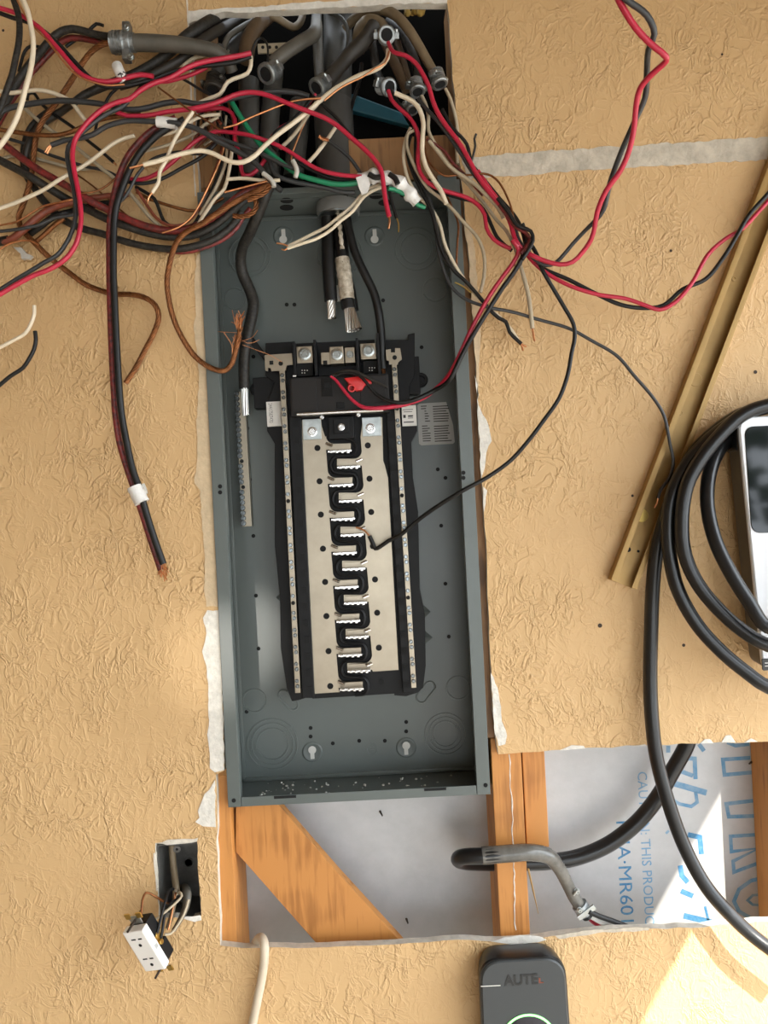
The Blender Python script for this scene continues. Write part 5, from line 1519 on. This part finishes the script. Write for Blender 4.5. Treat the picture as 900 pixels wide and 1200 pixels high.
wire('black_wire', 'black wire swagging with the red one to the gold channel', [(553, 194), (570, 214), (586, 234), (602, 252), (612, 270), (616, 285), (622, 300), (634, 313), (667, 328), (700, 345), (727, 357), (753, 361), (777, 358), (800, 339), (827, 327), (847, 303), (863, 277), (877, 253), (900, 227), (915, 208)], 2.4, 'black', (0.03, 0.075))
wire('red_wire', 'small red loop kinked in the bundle', [(585, 240), (597, 256), (604, 266), (615, 272), (621, 280), (616, 290), (610, 297)], 2.1, 'red_old', 0.06)
wire('black_wire', 'small black loop kinked in the bundle', [(583, 232), (597, 250), (606, 264), (622, 271), (624.5, 282), (618, 295), (612, 304)], 2.2, 'black', 0.066)
wire('red_wire', 'red wire running down into the breaker face', [(600, 281), (608, 293), (602, 307), (588, 326), (573, 348), (560, 371), (550, 391), (540, 413), (530, 433), (517, 450, 0.0), (498, 465, 0.0), (478, 473, 0.0), (457, 477, 0.0), (440, 478.5, -0.002), (425, 477, -0.005), (412, 468, -0.008), (402, 456, -0.010), (394, 446, -0.012), (388, 441, -0.014)], [2.5] * 13 + [2.4, 2.2, 1.9, 1.8, 1.7, 1.6], 'red', (0.06, 0.0))
wire('black_wire', 'black wire running down beside the red one to the breaker', [(617, 283), (612, 302), (603, 318), (590, 336), (577, 356), (562, 380), (549, 402), (540, 419), (527, 445), (510, 457, 0.0), (490, 467, 0.0), (470, 472, -0.002), (453, 469, -0.004), (440, 461, -0.006), (429, 448, -0.006), (421, 440, -0.008), (410, 437, -0.010), (398, 438, -0.012), (389, 443, -0.014)], [2.5] * 11 + [2.3, 2.1, 2, 1.8, 1.8, 1.6, 1.6, 1.6], 'black', (0.054, 0.0))
wire('brown_wire', 'grey-brown wire end lying over the red clip', [(389, 441), (403, 435), (414, 435.5), (424, 439), (437, 446), (446, 450), (454, 454)], [1.6, 1.8, 2, 2, 1.6, 1.2, 1], 'sheath_dark', (-0.012, -0.008))
wire('black_wire', 'black wire reaching down to touch the bus bars', [(612, 262), (620, 282), (629, 298), (635, 315), (647, 336), (660, 358), (672, 380), (673.5, 396), (670, 413), (665, 440), (655, 467), (637, 493), (618, 518), (598, 540), (570, 560), (544, 574), (513, 593, 0.02), (488, 611, 0.0), (469, 627, -0.012), (455, 634, -0.02), (445, 641, -0.024), (440, 643, -0.026), (437, 637, -0.027), (433, 628, -0.028)], 2.3, 'black', (0.05, 0.03), [(433, 628), (426, 621), (417, 618)])
wire('white_wire', 'thin bare wire hooked at the panel flange edge', [(533, 331), (538, 333), (546, 338), (552, 343)], 0.9, 'brass', 0.012)
wire('brown_wire', 'thin brown wire hanging over the panel flange', [(524, 230), (531, 246), (537, 262), (536, 285), (535, 305), (536, 318)], 1.2, 'copper_old', 0.016)
strands('copper_end', 'tiny twisted copper end poking from the bundle', [(606, 298), (604, 304), (603, 310), (605, 318)], 0.8, 0.6, 3, 0.01, 'copper_old', 0.04)

# ------------------------------------------------------------------ gold steel channel leaning on the wall
ch = empty('steel_channel', P(727, 684, 0.0))
tag(ch, 'gold-coloured steel channel fixed aslant on the wall', 'channel')
A, Bt = P(727, 684, 0.002), P(937, 131, 0.002)
ax = (Bt - A)
ax.y = 0
Lc = ax.length
ax.normalize()
sd = Vector((ax.z, 0, -ax.x))
wd = S(14.6)
mid = (A + Bt) / 2
hz_ = ax * Lc / 2
MB().obox(Vector((mid.x, -0.0022, mid.z)), hz_, sd * wd, Vector((0, 0.0012, 0))).build('web', M['gold'], ch)
for s in (-1, 1):
    c = Vector((mid.x, -0.0095, mid.z)) + sd * s * wd
    MB().obox(c, hz_, sd * 0.0016, Vector((0, 0.0085, 0))).build('flange', M['gold'], ch, bevel=0.0006)
    MB().obox(c + Vector((0, -0.0078, 0)) - sd * s * 0.003, hz_, sd * 0.003, Vector((0, 0.0009, 0))).build('lip', M['gold'], ch, bevel=0.0004)
for (x, y, r, nm, mm) in ((860, 327, 3, 'screw', 'gold'), (797.7, 484, 3, 'screw', 'gold'), (752, 604, 8, 'knockout', 'brass'), (736.4, 644, 3, 'fixing_hole', 'hole'), (748, 646, 1.6, 'fixing_hole', 'hole'), (815, 445, 8, 'knockout', 'gold')):
    prof = [(S(r), 0), (S(r), 0.0012), (S(r * .6), 0.0014), (S(r * .5), 0.0008), (0, 0.0008)] if nm == 'screw' else [(S(r), 0.0), (S(r * .96), 0.0005), (0, 0.0005)]
    MB().lathe(prof, 18, at_face(x, y, 0.0034)).build(nm, M[mm], ch, smooth=True, angle=30)


# ------------------------------------------------------------------ wall chargers
def rounded(loop, radii, n=7):
    """Round the corners of an outline (pixels)."""
    out = []
    m = len(loop)
    for i in range(m):
        p0, p1, p2 = Vector(loop[i - 1]), Vector(loop[i]), Vector(loop[(i + 1) % m])
        r = radii[i]
        if r <= 0:
            out.append(tuple(p1))
            continue
        a = p1 + (p0 - p1).normalized() * r
        c = p1 + (p2 - p1).normalized() * r
        for k in range(n + 1):
            t = k / n
            out.append(tuple((1 - t) ** 2 * a + 2 * t * (1 - t) * p1 + t * t * c))
    return out


def slab(outline, layers, name, m, parent, smooth=True):
    """Loft one outline through (depth, inset) layers about its centre; front first capped, back capped."""
    n = len(outline)
    cx_ = sum(p[0] for p in outline) / n
    cz_ = sum(p[1] for p in outline) / n
    w_ = max(p[0] for p in outline) - min(p[0] for p in outline)
    h_ = max(p[1] for p in outline) - min(p[1] for p in outline)
    b = MB()
    vs_ = []
    for (y, ins) in layers:
        kx, kz = 1 - 2 * ins / w_, 1 - 2 * ins / h_
        vs_ += [(cx_ + (x - cx_) * kx, y, cz_ + (z - cz_) * kz) for x, z in outline]
    fs = []
    for i in range(len(layers) - 1):
        for k in range(n):
            a, c = i * n + k, i * n + (k + 1) % n
            fs.append((a, c, c + n, a + n))
    fs.append(tuple(range(n)))
    fs.append(tuple((len(layers) - 1) * n + k for k in range(n)))
    b.add(vs_, fs)
    return b.build(name, m, parent, smooth=smooth, angle=25)


ev = empty('wall_charger', P(930, 800, 0.0))
tag(ev, 'white wall charger with black glass screen behind coiled cable', 'charger')
hW = 0.058
front = rounded([(864, 489), (1048, 481), (1040, 780), (894, 788)], [17, 17, 14, 14])
fo = xz(front, hW)
slab(fo, [(-0.016, 0.004), (-0.0165, 0.004), (-0.050, 0.002), (-0.052, 0.003)], 'housing', M['charger_b'], ev)
slab(fo, [(-0.0523, 0.001), (-0.055, 0.0002), (-0.058, 0.0), (-0.0605, 0.0018)], 'front_shell', M['charger_w'], ev)
slab(fo, [(0.0, 0.012), (-0.015, 0.012)], 'mount_plate', M['charger_b'], ev)
scrn = rounded([(872.5, 500), (1038, 493), (1033, 620), (881, 625)], [12, 12, 12, 12])
slab(xz(scrn, 0.062), [(-0.0600, 0.0), (-0.0612, 0.0), (-0.0618, 0.0006)], 'screen', M['glass'], ev)
bd = rounded([(893, 772), (925, 771), (925, 785), (894, 786)], [2, 2, 2, 2])
bd = slab(xz(bd, 0.062), [(-0.0600, 0.0), (-0.0612, 0.0), (-0.0616, 0.0003)], 'badge', M['autel_b'], ev)
for (x, y) in ((899.5, 777), (899.5, 780.5)):
    MB().pbox(x, y, 6, 1.1, 0.0620, 0.0614).build('badge_mark', M['label'], bd)

cc = []
cc += [(960, 1150, 0.07), (900, 1110, 0.06), (878, 1093, 0.052), (856, 1072, 0.045), (829, 1041, 0.036), (802, 992, 0.03), (780, 930, 0.027), (769, 886, 0.024), (764.5, 850, 0.022), (762, 800, 0.018), (763, 740, 0.018), (765, 690, 0.020), (769, 650, 0.026), (777, 616, 0.029), (787, 585, 0.029), (799, 556, 0.028), (815, 529, 0.026), (838, 506, 0.025), (868, 486, 0.025), (900, 477, 0.025),
       (960, 466, 0.03), (1040, 475, 0.05), (1085, 560, 0.08), (1080, 690, 0.095), (1020, 790, 0.095), (960, 818, 0.09)]
cc += [(900, 805, 0.085), (875, 788, 0.078), (846, 764, 0.070), (817, 732, 0.062), (794, 690, 0.055), (785, 651, 0.050), (783, 616, 0.050), (787, 582, 0.050), (802, 549, 0.048), (825, 521, 0.046), (852, 499, 0.045), (880, 482, 0.045), (905, 475, 0.045),
       (960, 466, 0.05), (1030, 490, 0.08), (1060, 590, 0.11), (1040, 700, 0.115), (970, 765, 0.11)]
cc += [(900, 756, 0.098), (869, 738, 0.088), (840, 712, 0.078), (817, 683, 0.070), (803, 651, 0.066), (799, 612, 0.066), (805, 569, 0.066), (820, 540, 0.066), (842, 512, 0.066), (872, 485, 0.065), (905, 474, 0.065),
       (960, 468, 0.07), (1010, 530, 0.1), (1015, 640, 0.125), (960, 725, 0.125)]
cc += [(900, 735, 0.115), (878, 706, 0.104), (856, 671, 0.092), (838, 633, 0.078), (829, 592, 0.062), (831, 557, 0.046), (842, 528, 0.032), (862, 506, 0.022)]
cable('charging_cable', 'thick black charging cable coiled over the white charger and hanging down', 'cable', cc, 8.2, M['rubber'], step=0.008, sides=14)
hk = MB().obox(P(866, 515, 0.030) + Vector((-0.006, 0, 0)), (0.005, 0, 0), (0, 0.016, 0), (0, 0, 0.016)).build('cable_hook', M['autel_b'], ev, bevel=0.002)

au = empty('wall_charger', P(612, 1400, 0.0))
tag(au, 'dark grey wall charger with green light ring and brand lettering', 'charger')
hA = 0.046
of = rounded([(561, 1126), (663, 1121), (683, 1395), (572, 1400)], [26, 26, 26, 26], 9)
oz = xz(of, hA)
slab(oz, [(0.0, 0.006), (-0.010, 0.003), (-0.030, 0.0005), (-0.040, 0.0), (-0.0430, 0.0012)], 'back_case', M['autel_b'], au)
slab(oz, [(-0.0425, 0.0022), (-0.0445, 0.0024), (-0.0460, 0.0040)], 'face', M['autel'], au)
tx = text_mesh('AUTE', S(11.5, hA) / 0.69, M['autel_b'], 'brand_lettering', au, Matrix.Identity(4), 0.0002, bold=0.0006)
xsz = [v.co.x for v in tx.data.vertices]
kk = S(40, hA) / (max(xsz) - min(xsz))
tx.data.transform(Matrix.Translation(P(591.5, 1155, hA + 0.0003)) @ FACE @ Matrix.Rotation(math.radians(0.6), 4, 'Z') @ Matrix.Diagonal((kk, 1, 1, 1)))
tx2 = text_mesh('L', S(6, hA) / 0.69, M['redbrown'], 'brand_lettering', au, Matrix.Translation(P(631, 1152, hA + 0.0003)) @ FACE, 0.0002, bold=0.0003, xs=1.4)
MB().pbox(575, 1155.5, 23, 0.9, hA + 0.0003, hA - 0.0002).build('scratch', M['scratch'], au)
c = at_face(620, 1221, hA)
MB().lathe([(S(34, hA), 0.0), (S(33, hA), 0.0006), (0.0, 0.0006)], 48, c).build('dial', M['lens'], au, smooth=True, angle=30)
MB().lathe([(S(30.5, hA), 0.0004), (S(30.8, hA), 0.0012), (S(32.8, hA), 0.0012), (S(33.2, hA), 0.0004)], 64, c).build('light_ring', M['led'], au, smooth=True, angle=30)

# ------------------------------------------------------------------ flexible black conduit behind the lower opening
lc = empty('conduit_whip', P(560, 1008, -0.03))
tag(lc, 'thick black flexible conduit looped round the stud to a clamp', 'conduit')
pts = [(815, 835, -0.045), (805, 872, -0.05), (790, 900, -0.055), (770, 935, -0.058), (745, 965, -0.06), (712, 990, -0.06), (675, 1005, -0.058), (640, 1010, -0.056), (600, 1011, -0.055), (565, 1011, -0.05), (545, 1010, -0.035), (537, 1007, -0.015), (543, 1004, 0.004), (565, 1003, 0.012), (600, 1000, 0.012), (622, 999, 0.010), (642, 1003, 0.004), (655, 1017, -0.006), (664, 1034, -0.014), (672, 1050, -0.02), (679, 1061, -0.022)]
rr = [9, 9, 9, 9, 9, 9, 9, 9, 9, 9, 9, 9, 9.2, 9.4, 9.4, 9.2, 8.8, 7.6, 7, 7, 7]
q = [P(*p) for p in pts]
k1 = 14
pp, ro = spline(q[:k1 + 1], [S(a, p[2]) for a, p in zip(rr, pts)][:k1 + 1], 0.006)
MB().tube(pp, ro, 14).build('jacket', M['rubber'], lc, smooth=True, angle=60)
pp, ro = spline(q[k1 - 1:], [S(a, p[2]) * 1.05 for a, p in zip(rr, pts)][k1 - 1:], 0.005)
MB().tube(pp, ro, 14).build('stretched_jacket', M['armor'], lc, smooth=True, angle=60)
c2 = empty('cable_connector', P(682, 1066, -0.022))
tag(c2, 'silver cable clamp on the looped black conduit end', 'connector')
dd = (P(695, 1082, -0.02) - P(672, 1050, -0.02)).normalized()
mt = align(P(681, 1063, -0.022), dd)
k = S(1, -0.02)
MB().lathe([(a * k, b_ * k) for a, b_ in ((8, -4), (9.5, -4), (9.5, 3), (8.4, 4), (8.4, 9), (7, 10))], 18, mt).build('barrel', M['cast'], c2, smooth=True, angle=25)
b = MB()
b.obox(mt @ Vector((0, 0, 4 * k)) + Vector((0.002, -0.011, 0.002)), Vector((0.012, 0, 0.008)), Vector((0.002, 0, -0.003)), Vector((0, 0.0018, 0)))
b.build('saddle', M['zinc'], c2, bevel=0.0006)
for (x, y) in ((679, 1066), (676, 1044)):
    bolt(x, y, -0.008, 2.6, c2, M['zinc'], 'clamp_screw', False)
MB().tube([P(672, 1049, -0.008), P(677, 1042, -0.006)], S(1.6), 7).build('clamp_screw', M['zinc'], c2)
MB().lathe([(7 * k, 0), (7 * k, 5 * k), (6 * k, 6 * k)], 16, align(P(686, 1070, -0.022), dd)).build('throat', M['autel_b'], c2)
wire('red_wire', 'red wire leaving the clamp under the foam lettering', [(686, 1071), (695, 1080), (706, 1087), (722, 1093), (740, 1098)], 2.8, 'red', (-0.022, -0.03))
wire('white_wire', 'white wire leaving the clamp under the foam lettering', [(688, 1070), (700, 1078), (714, 1084), (730, 1090), (745, 1096)], 3.2, 'tape', (-0.018, -0.03))
wire('black_wire', 'black wire leaving the clamp under the foam lettering', [(690, 1068), (703, 1074), (720, 1080), (738, 1087), (756, 1094)], 3.0, 'black', (-0.016, -0.03))
wire('wood_splinter', 'thin wood splinter hanging beside the plaster-dripped stud', [(619, 1018), (624, 1040), (631, 1071)], [1.2, 1.0, 0.3], 'gold', -0.012, cat='splinter')

# cream cable hanging out over the cut edge
cable('cream_cable', 'cream cable bent out over the cut drywall edge', 'cable', [(296, 1135, -0.035), (297, 1117, -0.03), (300, 1105, -0.018), (306, 1099, 0.0), (309.5, 1105, 0.012), (310, 1120, 0.014), (307, 1145, 0.012), (302, 1170, 0.012), (296, 1200, 0.012), (288, 1240, 0.012)], 5.4, M['cream_cable'])

# ------------------------------------------------------------------ open wall box and the dangling receptacle
bx0, bx1 = P(186, 1030, -0.004).x, P(234.5, 1030, -0.004).x
bz0, bz1 = P(210, 1076, -0.004).z, P(210, 989, -0.004).z
ob_ = empty('outlet_box', Vector(((bx0 + bx1) / 2, 0.03, bz0)))
tag(ob_, 'open grey metal outlet box sunk in the tan wall', 'outlet box')
t = 0.0016
yb = 0.062
b = MB()
b.box(bx0, bx1, yb, yb + t, bz0, bz1)
b.box(bx0, bx0 + t, 0.004, yb, bz0, bz1)
b.box(bx1 - t, bx1, 0.004, yb, bz0, bz1)
b.box(bx0 + t, bx1 - t, 0.004, yb, bz0, bz0 + t)
b.box(bx0 + t, bx1 - t, 0.004, yb, bz1 - t, bz1)
b.build('box_shell', M['galv'], ob_)
MB().lathe([(S(4.4), 0), (S(4.4), 0.0014), (S(1.8), 0.0014), (S(1.8), 0.0)], 14, at_face(207.5, 995, -0.006)).build('screw_ear', M['galv'], ob_, smooth=True, angle=30)
MB().lathe([(S(1.8), 0), (S(1.8), 0.0006)], 10, at_face(207.5, 995, -0.0055)).build('ear_hole', M['hole'], ob_)
MB().lathe([(S(6), 0), (S(5.6), 0.0008), (S(4.8), 0.0008), (S(4.4), 0)], 18, at_face(221, 1011, -0.060)).build('box_knockout', M['galv'], ob_, smooth=True, angle=30)
patch('torn_paper', [(184, 988), (196, 984), (214, 983), (232, 982), (231, 986), (218, 988), (206, 989), (196, 990)], M['gypsum'], amp=1.0)
patch('torn_paper', [(212, 1075), (225, 1074), (235, 1072), (236, 1078), (228, 1080)], M['torn'], amp=0.8)
patch('torn_paper', [(180, 1000), (184, 998), (186, 1040), (183, 1045)], M['gypsum'], amp=0.6)
cable('sheathed_cable', 'flat tan cable standing in the outlet box', 'cable', [(201, 985, -0.03), (202, 1000, -0.03), (203.5, 1018, -0.026), (206, 1036, -0.016), (207.5, 1046, -0.008)], 3.9, M['sheath'], group=None)
cable('sheathed_cable', 'grey cable looping out of the outlet box toward the receptacle', 'cable', [(214, 1060, -0.05), (213, 1046, -0.03), (216, 1041, -0.01), (219.5, 1048, 0.006), (218, 1062, 0.016), (211, 1078, 0.026), (203, 1091, 0.034)], [4.6, 5, 5.4, 5, 4.2, 3.2, 2.4], M['sheath_grey'])
for (lab, mm, pts, r) in (
        ('thin brown wire arching over the dangling receptacle', 'copper_old', [(199, 1059, 0.0), (191, 1056, 0.02), (181, 1050, 0.03), (171, 1046, 0.036), (167, 1055, 0.045), (166, 1068, 0.052), (164.5, 1078, 0.055)], 1.3),
        ('black wire from the outlet box to the receptacle side', 'black', [(203, 1042, -0.005), (198, 1044, 0.01), (194, 1055, 0.024), (190, 1070, 0.036), (187, 1082, 0.044), (184, 1094, 0.05)], 1.6),
        ('second black wire curling to the receptacle screw', 'black', [(213, 1051, 0.0), (204, 1056, 0.016), (196, 1064, 0.028), (192, 1078, 0.04), (190, 1092, 0.048), (188, 1101, 0.05)], 1.7),
        ('cream wire curling beside the receptacle wires', 'beige', [(207, 1048, 0.0), (211, 1046, 0.008), (213, 1050, 0.012), (208, 1056, 0.018), (198, 1065, 0.028), (188, 1073, 0.036), (180, 1079, 0.042)], 1.4),
        ('tan paper filler hanging between the receptacle wires', 'sheath', [(205, 1044, -0.002), (204, 1060, 0.016), (200, 1076, 0.028), (196, 1088, 0.036)], 2.6),
        ('bare copper wire between the receptacle wires', 'copper', [(206, 1046, 0.0), (203, 1062, 0.02), (200, 1078, 0.03), (197, 1090, 0.038)], 1.0),
        ('cream wire sweeping down from the grey loop to the receptacle', 'beige', [(221, 1054, 0.01), (216, 1070, 0.02), (208, 1084, 0.03), (200, 1094, 0.036), (193, 1095, 0.04)], 1.5)):
    wire('receptacle_wire', lab, pts, r, mm, 0.0)

rc = empty('wall_receptacle', P(185, 1140, 0.045))
tag(rc, 'white duplex receptacle dangling from its wires', 'receptacle')
oc = P(168.5, 1115, 0.066)
tv = (cam.matrix_world.translation - oc).normalized()
rv = Vector((CR, 0, -SR))
rv = (rv - rv.dot(tv) * tv).normalized()
uv = tv.cross(rv)
Lv = (rv * 36 - uv * 44 - tv * 35).normalized()
Wv = rv * 25.5 + uv * 2.3 + tv * 21
Wv = (Wv - Wv.dot(Lv) * Lv).normalized()
Nv = Lv.cross(Wv)
if Nv.dot(tv) < 0:
    Nv = -Nv
hl, hw = 0.0335, 0.0165


def rb(u0, u1, w0, w1, n0, n1, name, m, parent, bevel=0.0):
    c = oc + Lv * (u0 + u1) / 2 + Wv * (w0 + w1) / 2 + Nv * (n0 + n1) / 2
    return MB().obox(c, Lv * (u1 - u0) / 2, Wv * (w1 - w0) / 2, Nv * (n1 - n0) / 2).build(name, m, parent, bevel=bevel)


rb(-hl, hl, -hw, hw, -0.012, 0.0, 'face', M['dev_white'], rc, 0.0018)
rb(-hl * .98, -hl * .2, -hw * .85, hw * .85, -0.030, -0.0125, 'body', M['blk'], rc, 0.002)
rb(hl * .2, hl * .98, -hw * .85, hw * .85, -0.030, -0.0125, 'body', M['blk'], rc, 0.002)
rb(-hl * .25, hl * .25, -hw * .7, hw * .7, -0.027, -0.0125, 'contact_frame', M['brass'], rc, 0.001)
rb(-hl - 0.012, hl + 0.012, -hw * .55, hw * .55, -0.0145, -0.0132, 'yoke', M['zinc'], rc, 0.0004)
for s in (-1, 1):
    rb(s * (hl + 0.012) - 0.004, s * (hl + 0.012) + 0.004, -hw * 0.8, -hw * 0.3, -0.0148, -0.0130, 'plaster_ear', M['brass'], rc)
    rb(s * (hl + 0.012) - 0.004, s * (hl + 0.012) + 0.004, hw * 0.3, hw * 0.8, -0.0148, -0.0130, 'plaster_ear', M['brass'], rc)
    c = oc + Lv * s * (hl + 0.006) - Nv * 0.03
    MB().tube([c, c + Nv * 0.036], 0.0016, 7).build('mounting_screw', M['nail'], rc)
    o_ = s * 0.0165
    for (du, dw, lu, lw) in ((-0.004, -0.005, 0.0006, 0.0035), (-0.004, 0.0055, 0.0006, 0.003)):
        rb(o_ + du - lu - 0.0004, o_ + du + lu + 0.0004, dw - lw, dw + lw, -0.001, 0.0003, 'blade_slot', M['hole'], rc)
    MB().lathe([(0.0024, 0), (0.0024, 0.0004)], 12, align(oc + Lv * (o_ + 0.006) + Wv * 0.0005, Nv)).build('ground_slot', M['hole'], rc)
for u in (-0.006, 0.006):
    MB().lathe([(0.0036, 0), (0.0036, 0.0026), (0.003, 0.0032), (0.0, 0.0032)], 12, align(oc + Lv * u + Wv * hw * .72 - Nv * 0.019, Wv)).build('terminal_screw', M['brass'], rc, smooth=True, angle=30)
rb(-0.003, 0.003, hw, hw + 0.0004, -0.009, -0.004, 'side_mark', M['label_grey'], rc)

# ------------------------------------------------------------------ trees across the yard, behind the camera
def leafy_tree(x, y, hgt, spread_, label):
    t_ = empty('yard_tree', Vector((x, y, 0)))
    tag(t_, label, 'tree', 'trees across the yard')
    MB().lathe([(0.16, 0), (0.12, hgt * .35), (0.07, hgt * .7), (0.02, hgt * .9)], 8, Matrix.Translation((x, y, 0))).build('trunk', M['bark'], t_, smooth=True)
    b_ = MB()
    rnd = random.Random(int(x * 100))
    for k_ in range(420):
        a_ = rnd.uniform(0, 6.28)
        zz = rnd.uniform(0.12, 1.0)
        rr_ = spread_ * math.sqrt(rnd.random()) * (1.1 - 0.5 * zz)
        c_ = Vector((x + rr_ * math.cos(a_), y + rr_ * math.sin(a_), hgt * zz))
        u_ = Vector((rnd.uniform(-1, 1), rnd.uniform(-1, 1), rnd.uniform(-1, 1))).normalized() * rnd.uniform(0.12, 0.3)
        v_ = u_.orthogonal().normalized() * rnd.uniform(0.08, 0.18)
        b_.add([c_ - u_, c_ + v_, c_ + u_, c_ - v_], [(0, 1, 2, 3)])
    lv = b_.build('foliage', M['leafy'], t_)
    lv['kind'] = 'stuff'


for (x, y, hg, sp_, lab) in ((-3.5, -12, 4.6, 1.9, 'bushy green yard tree opposite the panel'), (0.5, -12.5, 5.2, 2.2, 'tallest green yard tree opposite the open wall'), (4.2, -10.5, 4.8, 1.9, 'green yard tree nearest the white charger side'), (7.6, -8.0, 5.0, 2.0, 'green yard tree at the end of the row'), (-7.0, -10.5, 4.4, 1.9, 'green yard tree at the far end beyond the outlet box')):
    leafy_tree(x, y, hg, sp_, lab)

# ------------------------------------------------------------------ let touching wires lie on one another instead of through
def settle():
    cell = 0.012
    paths = []
    for o, pts, rad in PATHS:
        paths.append([o, [p.copy() for p in pts], rad, [0.0] * len(pts)])
    camp = Vector((0, -D, CAMZ))
    pts, own, rr, lim = [], [], [], []
    for i, (o, q, rad, _) in enumerate(paths):
        for j, p in enumerate(q):
            pts.append(p)
            own.append((i, j))
            rr.append(rad[j])
    n = len(pts)
    ray = [(p - camp).normalized() for p in pts]
    base = [p.copy() for p in pts]
    dl = [0.0] * n                       # shift along the sight ray, positive = further away
    # neighbours in the picture plane never change: find pairs once
    scr = [(p.x / (p.y + D), (p.z - CAMZ) / (p.y + D)) for p in pts]
    grid = {}
    g = 0.013
    for k, s in enumerate(scr):
        grid.setdefault((int(s[0] // g), int(s[1] // g)), []).append(k)
    pairs = []
    for (a, b), ks in grid.items():
        near = [k for da in (-1, 0, 1) for db in (-1, 0, 1) for k in grid.get((a + da, b + db), ())]
        for k in ks:
            for l in near:
                if l > k and own[k][0] != own[l][0]:
                    dx = (scr[k][0] - scr[l][0]) * (pts[k].y + D)
                    dz = (scr[k][1] - scr[l][1]) * (pts[k].y + D)
                    d2 = dx * dx + dz * dz
                    R = rr[k] + rr[l]
                    d = max(0.0, math.sqrt(d2) - 0.0026)
                    if d < R and abs(pts[k].y - pts[l].y) < 0.03:
                        pairs.append((k, l, math.sqrt(max(1e-10, R * R * 1.1 - d * d)), 1.0 if pts[k].y <= pts[l].y else -1.0))
    # one wire stays in front of the other over each whole run of contact
    runs = {}
    for (k, l, need, sg) in pairs:
        i, j = own[k][0], own[l][0]
        runs.setdefault((i, j), []).append((own[k][1], k, l, need))
    pairs = []
    for key, lst in runs.items():
        lst.sort()
        grp = []
        for e in lst + [None]:
            if grp and (e is None or e[0] - grp[-1][0] > 4):
                s = sum(pts[l].y - pts[k].y for _, k, l, _ in grp)
                sg = 1.0 if s >= 0 else -1.0
                pairs += [(k, l, need, sg) for _, k, l, need in grp]
                grp = []
            if e:
                grp.append(e)
    for it in range(90):
        acc = [0.0] * n
        cnt = [0] * n
        for k, l, need, sg in pairs:
            gap = (base[l].y + dl[l] - base[k].y - dl[k]) * sg
            if gap < need:
                m = (need - gap) * 0.5 * sg
                acc[k] -= m
                acc[l] += m
                cnt[k] += 1
                cnt[l] += 1
        for k in range(n):
            if cnt[k]:
                dl[k] += acc[k] / cnt[k]
                y = base[k].y + dl[k]
                if y > -rr[k] and base[k].y < -rr[k] * 0.5:      # keep off the wall surface
                    dl[k] = -rr[k] - base[k].y
        # smooth along every wire
        o = 0
        for (_, q, _, _) in paths:
            m = len(q)
            seg = dl[o:o + m]
            for j in range(m):
                a = seg[max(0, j - 1)]
                b = seg[min(m - 1, j + 1)]
                dl[o + j] = (0.5 * seg[j] + 0.25 * (a + b)) if it < 70 else seg[j]
            o += m
    from mathutils.kdtree import KDTree
    o = 0
    for (ob, q, _, _) in paths:
        m = len(q)
        seg = dl[o:o + m]
        if max(abs(s) for s in seg) > 1e-5:
            kd = KDTree(m)
            for j, p in enumerate(q):
                kd.insert(p, j)
            kd.balance()
            for t in [ob] + list(ob.children):
                for v in t.data.vertices:
                    j = kd.find(v.co)[1]
                    r_ = ray[o + j]
                    v.co += r_ * (seg[j] / max(0.2, r_.y))
        o += m


settle()
